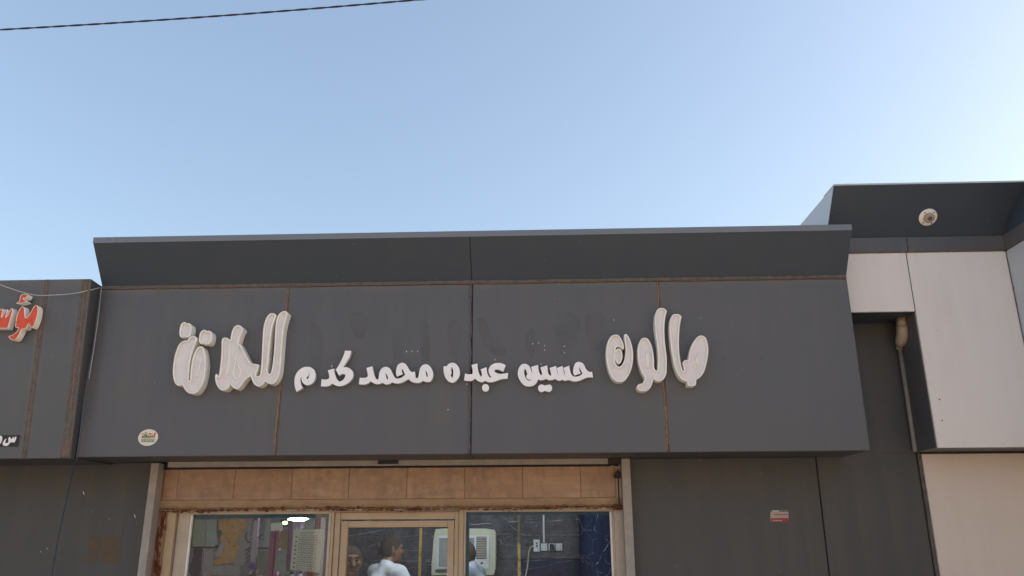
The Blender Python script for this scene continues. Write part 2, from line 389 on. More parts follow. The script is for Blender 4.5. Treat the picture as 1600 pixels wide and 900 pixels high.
# recessed wall panels right of the shopfront (plane y = .47)
YW = .47
xs = P(1286, 812, YW).x; xe = P(1445, 800, YW).x
xg = P(985, 760, YW).x
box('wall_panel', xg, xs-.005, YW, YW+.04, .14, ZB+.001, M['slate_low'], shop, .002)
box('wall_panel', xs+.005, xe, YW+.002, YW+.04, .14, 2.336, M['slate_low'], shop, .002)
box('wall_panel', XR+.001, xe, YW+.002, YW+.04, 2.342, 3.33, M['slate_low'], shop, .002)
box('joint_strip', xs-.006, xs+.006, YW+.01, YW+.03, .14, ZB, M['gap'], shop, 0)
box('joint_strip', XR-.05, xe, YW+.006, YW+.035, 2.335, 2.343, M['sealant'], shop, 0)
# main masonry right of the shop room
box('masonry', .62, xe-.01, YW+.045, 3.85, .1, 3.0, M['plaster'], shop)

# ------------------------------------------------------------------ storefront
YS = .50   # face of the stone band
def pt(u, v, Y): return P(u, v, Y)
ztile_t, ztile_b = P(600, 729, YS).z, P(600, 780.3, YS).z
zband_b = P(600, 797, YS).z
xt = [P(255, 757, YS).x] + [P(u, v, YS).x for u, v in ((277.5, 757), (366, 757), (456, 757), (545, 756), (635.7, 755), (726.3, 755), (816.5, 754), (907, 753), (962, 753))]
for i in range(len(xt)-1):
    box('stone_tile', xt[i]+.0022, xt[i+1]-.0022, YS+random.uniform(0, .004), YS+.03, ztile_b+.003, ztile_t+.01, M['stone'], shop, .0015)
box('tile_bed', xt[0], xt[-1], YS+.006, YS+.06, ztile_b-.01, ztile_t+.01, M['tan_band'], shop, 0)
# lintel band with a ragged rusting lower edge
x0b, x1b = P(236, 790, YS).x, P(975, 790, YS).x
mb = MB(); N = 120; fr = []
ph = [random.uniform(0, 6) for _ in range(5)]
def rag(x): return .0055*math.sin(9*x+ph[0]) + .004*math.sin(23*x+ph[1]) + .003*math.sin(61*x+ph[2]) + random.uniform(-.002, .002)
pts = []
for k in range(N+1):
    x = x0b + (x1b-x0b)*k/N; pts.append((x, rag(x)))
bm = mb.bm; cols = []
for x, rr in pts:
    zs = [ztile_b+.0005, zband_b+.022, zband_b+.012+rr*.5, zband_b+rr*.35]
    ys = [YS-.004, YS-.006, YS-.010-abs(rr)*.6, YS-.004+rr*.2]
    cols.append([bm.verts.new((x, y, z)) for y, z in zip(ys, zs)] + [bm.verts.new((x, YS+.05, zs[3])), bm.verts.new((x, YS+.05, zs[0]))])
for k in range(N):
    for j in range(6): bm.faces.new((cols[k][j], cols[k+1][j], cols[k+1][(j+1) % 6], cols[k][(j+1) % 6]))
mb.build('lintel_band', M['tan_band'], shop)
# rust flakes hanging along the lintel edge
mb = MB()
for k in range(900):
    x = random.uniform(x0b+.05, x1b-.02)
    dens = .5+.5*math.sin(5.2*x+1)+.35*math.sin(13*x)
    if random.random() > .25+dens*.6: continue
    z = zband_b + random.gauss(.006, .007) + .006*math.sin(3*x); s = random.uniform(.004, .014)
    mb.hexa([(x-s, YS-.010-random.random()*.006, z), (x+s*.9, YS-.012-random.random()*.004, z-random.uniform(-.003, .003)), (x+s*.4, YS-.011, z+s*random.uniform(.25, .6)), (x-s*.6, YS-.012, z+s*random.uniform(.2, .5))],
            [(x-s, YS-.002, z), (x+s*.9, YS-.002, z), (x+s*.4, YS-.002, z+s*.4), (x-s*.6, YS-.002, z+s*.4)])
o = mb.build('rust_flakes', M['rust'], shop); o['kind'] = 'stuff'
# left jamb: stained stone, rust run, tan frame
def vstrip(name, uTL, uTR, uBL, uBR, vt, vb, Y, depth, mat, parent, bev=.0015, zbot=.14):
    """upright member read off at two heights of the picture, carried down to the floor"""
    A, B = P(uTL, vt, Y), P(uTR, vt, Y); Cc, D = P(uBL, vb, Y), P(uBR, vb, Y)
    xl, xr = (A.x+Cc.x)/2, (B.x+D.x)/2
    return box(name, xl, xr, Y, Y+depth, zbot, A.z, mat, parent, bev)
gl_ = vstrip('shutter_guide', 238.5, 247.8, 212, 226.8, 723.5, 900, .40, .09, M['guide'], shop)
gr_ = vstrip('shutter_guide', 971, 984, 979, 993, 716.5, 900, .40, .09, M['guide'], shop)
vstrip('jamb', 249, 264, 228, 246, 797, 900, YS-.004, .12, M['stain'], shop)
mb = MB(); jx = P(249, 850, YS).x
o = box('jamb_infill', P(244, 740, YS).x, xt[0]-.001, YS+.002, YS+.06, zband_b+.002, ztile_t+.01, M['stain'], shop)
for k in range(120):
    z = random.uniform(1.2, P(250, 800, YS).z); q = P(254, 800, YS).lerp(P(243, 900, YS), .5).x
    x = q + random.gauss(.004, .009) + .008*math.sin(z*17) + .006*math.sin(z*41); s = random.uniform(.008, .035)
    mb.hexa([(x-s*.12, YS-.010, z-s), (x+s*.10, YS-.009, z-s*.8), (x+s*.16, YS-.011, z+s), (x-s*.10, YS-.009, z+s*.9)],
            [(x-s*.12, YS-.002, z-s), (x+s*.10, YS-.002, z-s), (x+s*.16, YS-.002, z+s), (x-s*.10, YS-.002, z+s)])
o = mb.build('rust_flakes', M['rust'], shop); o['kind'] = 'stuff'
vstrip('timber_lining', 264.5, 277.5, 247, 262, 799, 900, YS+.012, .07, M['alum'], shop)
vstrip('jamb', 959, 970, 961, 977, 722, 900, YS+.006, .10, M['alum_light'], shop)
# shutter: bottom rail seen below the soffit with brackets, dark slot below it
zr0, zr1 = P(600, 727.5, .44).z, P(600, 718.5, .44).z
box('shutter_rail', P(262, 722, .44).x, P(951, 720, .44).x, .44, .475, zr0, zr1, M['guide'], shop, .004)
box('shutter_slot', P(250, 722, .46).x, P(972, 720, .46).x, .477, .497, zr0-.012, ZB-.001, M['gap'], shop, 0)
box('shutter_bracket', P(590, 720, .43).x, P(622, 720, .43).x, .43, .45, P(600, 725, .43).z, P(600, 716, .43).z, M['black'], shop, .003)
box('shutter_bracket', P(950, 720, .43).x, P(971, 720, .43).x, .43, .45, P(960, 725, .43).z, P(960, 716, .43).z, M['rust_dark'], shop, .003)
# rusty spring latch and rod at the right guide
ax = P(965.5, 740, .46)
latch = empty('shutter_latch', (ax.x, .46, 1.96), 'rusty pointed iron latch and rod beside the right shutter guide', 'latch')
MB().tube([(ax.x, .462, P(965, 790, .46).z), (ax.x, .462, P(965, 733, .46).z)], .0045, 8).build('rod', M['rust_dark'], latch)
zl = P(966, 742, .46).z
MB().hexa([(ax.x-.034, .45, zl-.012), (ax.x-.02, .45, zl-.022), (ax.x+.02, .45, zl-.022), (ax.x+.034, .45, zl-.012), (ax.x+.008, .45, zl+.028), (ax.x-.010, .45, zl+.028)],
          [(ax.x-.034, .475, zl-.012), (ax.x-.02, .475, zl-.022), (ax.x+.02, .475, zl-.022), (ax.x+.034, .475, zl-.012), (ax.x+.008, .475, zl+.028), (ax.x-.010, .475, zl+.028)], .003).build('latch_plate', M['rust_dark'], latch)
zk = P(965, 792, .46).z
MB().hexa([(ax.x-.045, .452, zk-.02), (ax.x+.03, .452, zk-.02), (ax.x+.018, .452, zk+.012), (ax.x-.018, .452, zk+.016)], [(ax.x-.045, .48, zk-.02), (ax.x+.03, .48, zk-.02), (ax.x+.018, .48, zk+.012), (ax.x-.018, .48, zk+.016)], .003).build('foot_plate', M['rust'], latch)
MB().tube([(ax.x-.018+.03*math.sin(k*.6), .44, P(962, 724, .46).z-.004*k+.01*math.cos(k*.9)) for k in range(9)], .0016, 6).build('tie_wire', M['cable_white'], latch)

# ------------------------------------------------------------------ windows and door
YF = .545; YG = .57
def zz(u, v, Y): return P(u, v, Y).z
ztop = zz(600, 797, YF)
def frame_rect(name, x0, x1, z0, z1, wl, wr, wt, y0, y1, mat, parent, bev=.0025, wb=0):
    """left stile, right stile, head (and sill) as separate bars of one frame, mitre-butted"""
    mb = MB(); mb.box(x0, x0+wl, y0, y1, z0, z1, bev); mb.box(x1-wr, x1, y0, y1, z0, z1, bev)
    mb.box(x0+wl+.0006, x1-wr-.0006, y0+.001, y1-.001, z1-wt, z1-.0005, bev)
    if wb: mb.box(x0+wl+.0006, x1-wr-.0006, y0+.001, y1-.001, z0, z0+wb, bev)
    return mb.build(name, mat, parent)
# left window
xwl0 = P(279.5, 801, YF).x; xwl1 = P(518.5, 801, YF).x
wl = frame_rect('window', xwl0, xwl1, .45, ztop, P(298, 804, YF).x-xwl0, xwl1-P(513.8, 804, YF).x, ztop-zz(400, 803.5, YF), YF, YF+.05, M['alum_light'], shop, wb=.05)
gx0, gx1 = P(298, 804, YF).x, P(513.5, 804, YF).x; gz1 = zz(400, 803.5, YF)
box('pane', gx0-.005, gx1+.005, YG, YG+.006, .5, gz1+.005, M['glass'], wl, 0)
box('film_strip', gx0, gx1, YG+.0065, YG+.0075, gz1-.024, gz1, M['teal'], wl, 0)
box('film_strip', gx1-.026, gx1, YG+.0065, YG+.0075, .5, gz1-.0245, M['teal'], wl, 0)
box('glazing_bead', gx0, gx0+.012, YF+.004, YG-.001, .5, gz1-.001, M['cream'], wl, .001)
# right window
xr0 = P(725.2, 801, YF).x; xr1 = P(963, 801, YF).x
hx0, hx1 = P(728, 803, YF).x, P(955.5, 803, YF).x; hz1 = zz(840, 799.5, YF)
wr = frame_rect('window', xr0, xr1, .45, ztop, hx0-xr0, xr1-hx1, max(.012, ztop-hz1), YF, YF+.05, M['alum_light'], shop, wb=.05)
box('pane', hx0-.005, hx1+.005, YG, YG+.006, .5, hz1+.005, M['glass'], wr, 0)
box('film_strip', hx0, hx1, YG+.0065, YG+.0075, hz1-.020, hz1+.004, M['teal'], wr, 0)
box('film_strip', hx0, hx0+.022, YG+.0065, YG+.0075, .5, hz1-.0205, M['teal'], wr, 0)
box('glazing_bead', hx1-.012, hx1, YF+.004, YG-.001, .5, hz1-.001, M['cream'], wr, .001)
# door with an outer frame, a step and the leaf
dx0, dx1 = xwl1+.001, xr0-.001
dz1 = zz(620, 801, YF)
df = frame_rect('door_frame', dx0, dx1, .14, ztop-.002, P(523, 804, YF).x-dx0, dx1-P(717.5, 801, YF).x, .010, YF-.006, YF+.05, M['alum'], shop)
fx0, fx1 = P(523.2, 806, YF).x, P(717.3, 806, YF).x
frame_rect('frame_rebate', fx0+.001, fx1-.001, .14, ztop-.013, P(531.5, 812, YF).x-fx0, fx1-P(711, 810, YF).x, (ztop-.013)-zz(620, 811.5, YF), YF+.004, YF+.05, M['alum'], df)
box('frame_groove', fx0-.002, fx1+.002, YF+.03, YF+.055, .2, ztop-.011, M['gap'], df, 0)if 0 else None
lx0, lx1 = P(532.6, 815, YF).x, P(710, 813, YF).x; lz1 = zz(620, 813, YF)
px0, px1 = P(542.8, 826, YF).x, P(699.3, 824, YF).x; pz1 = zz(620, 824.3, YF)
leaf = frame_rect('door', lx0+.002, lx1-.002, .16, lz1-.002, px0-lx0-.002, lx1-px1-.002, lz1-pz1-.002, YF+.010, YF+.045, M['alum'], shop, wb=.1)
box('pane', px0-.004, px1+.004, YG+.004, YG+.010, .25, pz1+.004, M['glass'], leaf, 0)
box('gasket', px0-.001, px1+.001, YF+.009, YF+.0125, pz1-.004, pz1, M['gap'], leaf, 0)
box('handle', lx0+.02, lx0+.045, YF-.05, YF+.008, 1.0, 1.16, M['steel'], leaf, .004)

# ------------------------------------------------------------------ room inside
YB = 3.2
zd = P(850, 873, YB).z
def wallbox(name, x0, x1, z0, z1, mat, parent, y0=YB, y1=YB+.1): return box(name, x0, x1, y0, y1, z0, z1, mat, parent, 0)
CX = P(905, 850, YB).x
# back wall slabs of marble with thin joints at the gold strips
tx = [-3.05, -2.17, P(657, 850, YB).x, P(811, 850, YB).x, CX]
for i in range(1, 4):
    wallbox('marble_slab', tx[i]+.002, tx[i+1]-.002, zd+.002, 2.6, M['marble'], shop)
    wallbox('marble_slab', tx[i]+.002, tx[i+1]-.002, .12, zd-.002, M['marble_navy'] if i == 3 else M['marble'], shop)  # navy slab leaves the painted reflection veil off this zone
wallbox('back_wall', tx[0], tx[1]-.002, .12, 2.6, M['plaster_in'], shop)
wallbox('back_wall', -3.05, .7, .12, 3.0, M['plaster_in'], shop, YB+.101, YB+.25)
for u, ys in ((657, None), (811, None)):
    x = P(u, 850, YB).x; zsplit = P(u, 848 if u == 811 else 815, YB).z
    box('gold_strip', x-.014, x+.014, YB-.008, YB-.0005, .12, zsplit, M['gold'], shop, .002)
    box('gold_strip', x-.014, x+.014, YB-.008, YB-.0005, zsplit+.001, 2.59, M['reflection_brown_trim'], shop, .002)  # upper length carries the painted reflection tint
# right side wall, skewed from image-pixel corner to glass edge, navy marble
MB().hexa([(CX, YB+.1, .12), (.475, YG+.04, .12), (.475, YG+.04, 2.6), (CX, YB+.1, 2.6)], [(CX+.25, YB+.1, .12), (.61, YG+.04, .12), (.61, YG+.04, 2.6), (CX+.25, YB+.1, 2.6)]).build('side_wall', M['marble_navy'], shop)
box('side_wall', -3.2, -3.06, YG+.04, YB+.1, .12, 2.6, M['plaster_in'], shop, 0)
box('ceiling', -3.06, CX+.3, YG+.06, YB+.1, 2.601, 2.7, M['ceiling'], shop, 0)
box('interior_floor', -3.06, .6, YG-.02, YB+.1, .10, .119, M['tile_floor'], shop, 0)
box('wall_core', -2.66, .61, YG+.005, YG+.055, ztop+.005, 2.6, M['plaster_in'], shop, 0)
box('wall_core', -3.2, P(262, 850, YG).x, YG+.004, YG+.055, .12, 2.6, M['plaster_in'], shop, 0)
# sliding partition and shelving frames on the left of the room
YP = 1.5
for (u0, u1, vt, mat, n) in ((393, 400, 806, 'mauve', 0), (421, 428.5, 827, 'pink', 0), (430, 436, 827, 'pink', 0), (489, 499, 806, 'mauve', 0), (304, 318, 856, 'mauve', 0), (334, 347, 884, 'coral', 0), (483, 494, 892, 'coral', 0)):
    a, b = P(u0, 850, YP).x, P(u1, 850, YP).x; zt = P(u0, vt, YP).z
    box('shelf_upright', a, b, YP, YP+.05, .12, zt, M[mat], shop, .003)
box('shelf_board', P(286, 855, YP).x, P(336, 855, YP).x, YP+.06, YP+.4, P(300, 856, YP).z, P(300, 854, YP).z, M['ink'], shop, .002)
box('shelf_board', P(390, 858, YP).x, P(440, 858, YP).x, YP+.06, YP+.4, P(400, 858, YP).z, P(400, 856, YP).z, M['ink'], shop, .002)
box('partition', P(286, 855, 2.2).x, P(520, 855, 2.2).x, 2.2, 2.25, .12, 2.25, M['print_grey'], shop, 0)

# films and papers inside the left window, some in place of reflections: each is its own sheet, 1-2 mm thick, just behind the glass
def sheet(name, quad, Y, mat, label, cat, th=.0012, group=None):
    a = [P(u, v, Y) for u, v in quad]; b = [p + Vector((0, th, 0)) for p in a]
    o = MB().hexa(a, b).build(name, mat, None); tag(o, label, cat, group); return o
sheet('poster', [(299, 812), (322, 812), (320, 854), (290, 854)], YG+.012, M['print_green'], 'pale green film behind the left end of the left window', 'film')
sheet('poster', [(323, 812), (338, 812), (338, 832), (341, 850), (334, 854), (321, 854)], YG+.014, M['paper_grey'], 'cream grey paper beside the torn orange poster', 'poster')
torn = [(342, 811), (352, 812), (366, 810), (384, 811), (385, 822), (381, 826), (379, 834), (371, 838), (372, 848), (374, 856), (369, 868), (364, 878), (352, 880), (345, 882), (335, 883), (334, 876), (340, 872), (333, 864), (342, 858), (347, 850), (343, 842), (349, 832), (341, 826)]
sheet('torn_poster', torn, YG+.018, M['torn'], 'torn orange and yellow poster with ragged edge in the left window', 'poster')
sheet('poster', [(386, 812), (371, 838), (374, 858), (364, 880), (376, 886), (390, 870), (392, 812)], YG+.022, M['print_grey'], 'grey patterned film right of the torn orange poster', 'film')
sheet('poster', [(320, 858), (333, 858), (333, 884), (344, 884), (372, 884), (378, 895), (372, 899), (316, 899)], YG+.024, M['print_grey'], 'grey scribbled film below the torn orange poster', 'film')
sheet('card', [(423, 818), (442, 816), (442, 828), (423, 830)], YG+.010, M['paper'], 'small cream card above the pink strips', 'card')
sheet('card', [(438, 829), (450, 828), (449, 857), (434, 858)], YG+.016, M['paper_tan'], 'narrow tan card left of the price list', 'card')
sheet('card', [(434, 859), (449, 858), (446, 893), (428, 893)], YG+.012, M['paper_grey'], 'pale grey sheet under the tan card', 'card')
sheet('card', [(416, 812), (423, 812), (419, 855), (411, 855)], YG+.020, M['paper_grey'], 'tall pale strip of paper left of the small cream card', 'card')
sheet('card', [(475, 812), (490, 811), (489, 827), (474, 827)], YG+.020, M['paper_grey'], 'grey slip of paper showing above the price list', 'card')
o = sheet('card', [(389, 881), (393, 878), (398, 881), (398, 888), (393, 892), (389, 888)], YG+.008, M['purple'], 'round purple label low in the left window', 'label')
sheet('poster', [(377, 813), (392, 813), (391, 880), (375, 880)], YG+.027, M['mauve'], 'dark mauve poster with black painted letters right of the torn poster', 'poster')
sheet('poster', [(397, 813), (403, 813), (397, 884), (390, 884)], YG+.030, M['lilac'], 'narrow lilac strip left of the tall pale paper', 'strip')
sheet('poster', [(404, 861), (420, 861), (416, 899), (399, 899)], YG+.032, M['pvc_grey'], 'grey brown poster low in the middle of the left window', 'poster')
sheet('poster', [(343, 852), (351, 846), (347, 866), (336, 872)], YG+.016, M['lilac'], 'lilac scrap on the lower left of the torn poster', 'scrap')
sheet('card', [(450, 812), (458, 812), (455, 893), (447, 893)], YG+.034, M['mauve'], 'dark strip between the tan card and the price list', 'strip')
# price list
pl = [(459, 827), (504, 827), (499, 895), (453, 890)]
price = sheet('price_list', pl, YG+.008, M['paper'], 'cream price list sheet with two columns of boxes in the left window', 'notice')
def bil(quad, s, t):
    a = Vector(quad[0]).lerp(Vector(quad[1]), s); b = Vector(quad[3]).lerp(Vector(quad[2]), s); return a.lerp(b, t)
def pmark(mb, poly, Y):
    a = [P(q.x, q.y, Y) for q in poly]; mb.hexa(a, [p+Vector((0, .0006, 0)) for p in a])
mb = MB(); YI = YG+.0073
def line(s0, t0, s1, t1, w=.35):
    a, b = bil(pl, s0, t0), bil(pl, s1, t1); d = (b-a); n = Vector((-d.y, d.x)).normalized()*w*.5
    pmark(mb, [a-n, b-n, b+n, a+n], YI)
for rI in range(8):
    t0, t1 = .15+rI*.105, .15+rI*.105+.095
    t1 = min(t1, .985)
    for s0, s1 in ((.22, .48), (.55, .83)):
        line(s0, t0, s1, t0); line(s0, t1, s1, t1); line(s0, t0, s0, t1); line(s1, t0, s1, t1)
        tm = (t0+t1)/2; x = s0+.06
        while x < s1-.07:
            L = random.uniform(.03, .06); line(x, tm+random.uniform(-.008, .008), min(x+L, s1-.04), tm+random.uniform(-.008, .008), .8); x += L+.012
    line(.08, t0+.04, .15, t0+.035, 1.2); line(.10, t0+.06, .14, t0+.05, .8)
x = .22
while x < .78: L = random.uniform(.03, .07); line(x, .085+random.uniform(-.01, .01), x+L, .085+random.uniform(-.01, .01), .9); x += L+.02
mb.build('printed_table', M['ink'], price)
# marks on the glass: script drawn in dark and white paint
def stroke(name, pts, Y, r, mat, parent):
    q = [P(u, v, Y) for u, v in pts]; return MB().tube(q, r, 5).build(name, mat, parent)
stroke('painted_letter', [(386, 832), (383, 838), (385, 845), (391, 848)], YG+.009, .004, M['ink'], wl)
stroke('painted_letter', [(383, 860), (392, 855), (389, 862), (382, 866), (391, 869), (384, 872)], YG+.009, .004, M['ink'], wl)
stroke('painted_letter', [(401, 841), (412, 834), (404, 842), (412, 843)], YG+.009, .003, M['ink'], wl)
stroke('painted_letter', [(389, 897), (393, 890), (391, 897), (396, 891)], YG+.009, .003, M['white'], wl)
stroke('painted_letter', [(400, 893), (404, 889), (401, 896), (405, 893)], YG+.009, .002, M['white'], wl)

for k, (u, v, m) in enumerate(((303, 874, 'guide'), (325, 868, 'pvc_grey'), (408, 872, 'white'), (418, 880, 'paper_tan'), (470, 893, 'guide'), (399, 868, 'mauve'), (311, 880, 'teal'), (456, 894, 'paper_grey'))):  # bottles put in among the sheets to stand for reflections and prints
    c_ = P(u, v, 1.75+.04*k); hh = .10+.03*(k % 3); w_ = .028+.006*(k % 2)
    t_ = empty('bottle', (c_.x, c_.y, c_.z-hh), ['grey bottle lowest left in the left window', 'grey brown bottle beside the lilac frame', 'white bottle behind the black painted letters', 'tan bottle right of the white one', 'pale bottle under the price list', 'mauve bottle left of the white one', 'teal bottle on the far left shelf', 'grey bottle at the foot of the price list'][k], 'bottle', 'bottles on the shelves inside')
    mx_ = Matrix.Translation((c_.x, c_.y, c_.z-hh))
    def lathe_(name, prof, mat):
        mb = MB(); rg = [[mb.bm.verts.new(mx_ @ Vector((r*math.cos(q*math.pi/7), r*math.sin(q*math.pi/7), h))) for q in range(14)] for r, h in prof]
        for A, B in zip(rg, rg[1:]):
            for q in range(14): mb.bm.faces.new((A[q], A[(q+1) % 14], B[(q+1) % 14], B[q]))
        mb.bm.faces.new(rg[0]); mb.bm.faces.new(rg[-1]); mb.build(name, mat, t_, True)
    lathe_('flask', [(w_*.9, 0), (w_, .008), (w_, hh*.7), (w_*.5, hh*.84), (w_*.35, hh*.9)], M[m]); lathe_('cap', [(w_*.42, hh*.9), (w_*.42, hh), (w_*.3, hh+.004)], M['black'])
box('shelf_board', P(286, 890, 1.75).x, P(510, 890, 1.75).x, 1.70, 2.15, P(400, 885, 1.75).z-.115, P(400, 885, 1.75).z-.10, M['mauve'], shop, .002)
box('shelf_upright', P(466, 850, 1.9).x, P(476, 850, 1.9).x, 1.9, 1.94, .12, P(470, 806, 1.9).z, M['mauve'], shop, .003)
box('shelf_upright', P(352, 850, 1.9).x, P(356, 850, 1.9).x, 1.9, 1.94, .12, P(350, 806, 1.9).z, M['guide'], shop, .003)
# lit tube put in for a lamp's mirror image, and small green lamp
tl = P(468, 812, 1.62)
lamp = empty('tube_light', (tl.x, 1.62, tl.z), 'lit white tube put in for a fluorescent reflection above the price list', 'lamp')
box('housing', tl.x-.095, tl.x+.07, 1.645, 1.69, tl.z-.004, tl.z+.05, M['white'], lamp, .004)
MB().tube([(tl.x-.085, 1.62, tl.z), (tl.x+.06, 1.62, tl.z-.004)], .009, 12).build('tube', M['tube_glow'], lamp, True)
MB().tube([(tl.x-.09, 1.62, tl.z), (tl.x-.09, 1.65, tl.z+.01)], .012, 8).build('end_cap', M['white'], lamp)
MB().tube([(tl.x+.065, 1.62, tl.z), (tl.x+.065, 1.65, tl.z+.01)], .012, 8).build('end_cap', M['white'], lamp)
lamp2 = empty('ceiling_tube_light', (-.7, 1.7, 2.6), 'lit ceiling tube of the shop whose glow is mirrored in the glass', 'lamp')
box('housing', -1.35, -.05, 1.66, 1.74, 2.55, 2.6, M['white'], lamp2, .004)
MB().tube([(-1.3, 1.7, 2.532), (-.1, 1.7, 2.532)], .015, 12).build('tube', M['tube_glow'], lamp2, True)
gl = P(445, 817, 1.9)
gll = empty('indicator_lamp', gl, 'small lit green lamp at the top right of the cream card', 'lamp')
MB().ball((gl.x, 1.9, gl.z), (.024, .012, .014)).build('lens', M['led_green'], gll, True)
box('lamp_case', gl.x-.045, gl.x+.045, 1.915, 1.96, gl.z-.028, gl.z+.028, M['black'], gll, .005)

# ------------------------------------------------------------------ air conditioner in the back wall
YA = YB-.16
def ax_(u, Y=YA): return P(u, 860, Y).x
def az_(v, Y=YA): return P(725, v, Y).z
ac = empty('air_conditioner', (ax_(725), YA, az_(900)), 'ivory wall air conditioner with side louvres on the marble wall', 'air conditioner')
x0, x1, z0, z1 = ax_(676), ax_(775), az_(899), az_(825.5)
body = [(x0+.02, z1-.006), (x0+.10, z1), (x1-.12, z1-.002), (x1-.012, z1-.018), (x1, z1-.05), (x1-.002, z0+.06), (x1-.02, z0), (x0-.008, z0), (x0-.01, z0+.1), (x0+.006, z1-.08)]
MB().hexa([(x, YA, z) for x, z in body], [(x, YB-.001, z) for x, z in body], .006).build('body', M['ac_body'], ac)
box('front_frame', ax_(683), ax_(764.5), YA-.012, YA-.0005, az_(889), az_(837), M['white'], ac, .004)
box('intake_filter', ax_(686), ax_(741), YA-.0155, YA-.0125, az_(885), az_(840.5), M['grille'], ac, .002)
box('intake_slot', ax_(681), ax_(699), YA-.0165, YA-.0125, az_(893.5), az_(890), M['ac_dark'], ac, .002)
box('louvre_recess', ax_(744.3), ax_(760.5), YA-.0155, YA-.0125, az_(873.5), az_(838.5), M['ac_dark'], ac, .001)
for k in range(9):
    zc_ = az_(840.5+k*3.7)
    MB().hexa([(ax_(745), YA-.022, zc_-.006), (ax_(745), YA-.016, zc_+.006), (ax_(745), YA-.0155, zc_+.004), (ax_(745), YA-.0205, zc_-.008)],
              [(ax_(760), YA-.022, zc_-.006), (ax_(760), YA-.016, zc_+.006), (ax_(760), YA-.0155, zc_+.004), (ax_(760), YA-.0205, zc_-.008)]).build('louvre', M['guide'], ac)
MB().tube([(ax_(753), YA-.024, az_(880)), (ax_(753), YA-.012, az_(880))], .011, 12).build('knob', M['black'], ac)
# sockets
def sock(u0, u1, v0, v1, label, plug=False):
    Y = YB-.025; a, b = P(u0, v0, Y), P(u1, v1, Y)
    o = empty('wall_socket', ((a.x+b.x)/2, Y, (a.z+b.z)/2), label, 'socket', 'sockets on the marble wall')
    box('plate', a.x, b.x, Y, YB-.0005, b.z, a.z, M['white'], o, .004)
    cx, cz = (a.x+b.x)/2, (a.z+b.z)/2
    if plug: MB().hexa([(cx-.022, Y-.04, cz-.03), (cx+.018, Y-.04, cz-.03), (cx+.02, Y-.04, cz+.022), (cx, Y-.04, cz+.034), (cx-.02, Y-.04, cz+.022)], [(cx-.022, Y-.001, cz-.03), (cx+.018, Y-.001, cz-.03), (cx+.02, Y-.001, cz+.022), (cx, Y-.001, cz+.034), (cx-.02, Y-.001, cz+.022)], .004).build('plug', M['black'], o)
    return o, cx, cz, Y
o, cx, cz, Y = sock(833.5, 843.8, 843, 862.2, 'tall white switch plate left of the sockets')
for dz in (.022, .0): box('switch', cx-.009, cx+.009, Y-.004, Y-.0006, cz+dz-.008-.004*(dz == 0)*2, cz+dz+.008, M['ac_dark'], o, .001)
for u0, u1, lab, pg in ((845, 855.6, 'white socket directly below the white conduit', False), (857, 867.2, 'white socket with a black plug in it', True), (868.2, 879, 'rightmost white socket in the row', False)):
    o, cx, cz, Y = sock(u0, u1, 849, 860.5, lab, pg)
    if not pg:
        for dx, dz in ((-.018, .014), (.012, .014), (-.018, -.012), (.012, -.012)): box('socket_hole', cx+dx-.004, cx+dx+.004, Y-.0015, Y-.0005, cz+dz-.004, cz+dz+.004, M['grille'], o, 0)
a = P(850, 848, YB-.02)
cdt = box('wall_conduit', a.x-.009, a.x+.009, YB-.02, YB-.0006, a.z, 2.59, M['white'], None, .002); tag(cdt, 'thin white conduit running up from the sockets', 'conduit')
mb = MB(); mb.tube([P(u, v, YB-.03) for u, v in ((833, 853), (829, 855), (826.5, 862), (825.5, 875), (824, 888), (821, 900), (818, 915), (815, 935))], .007, 8)
tag(mb.build('appliance_cable', M['ac_body'], None, True), 'cream cable curving down from the switch plate', 'cable')

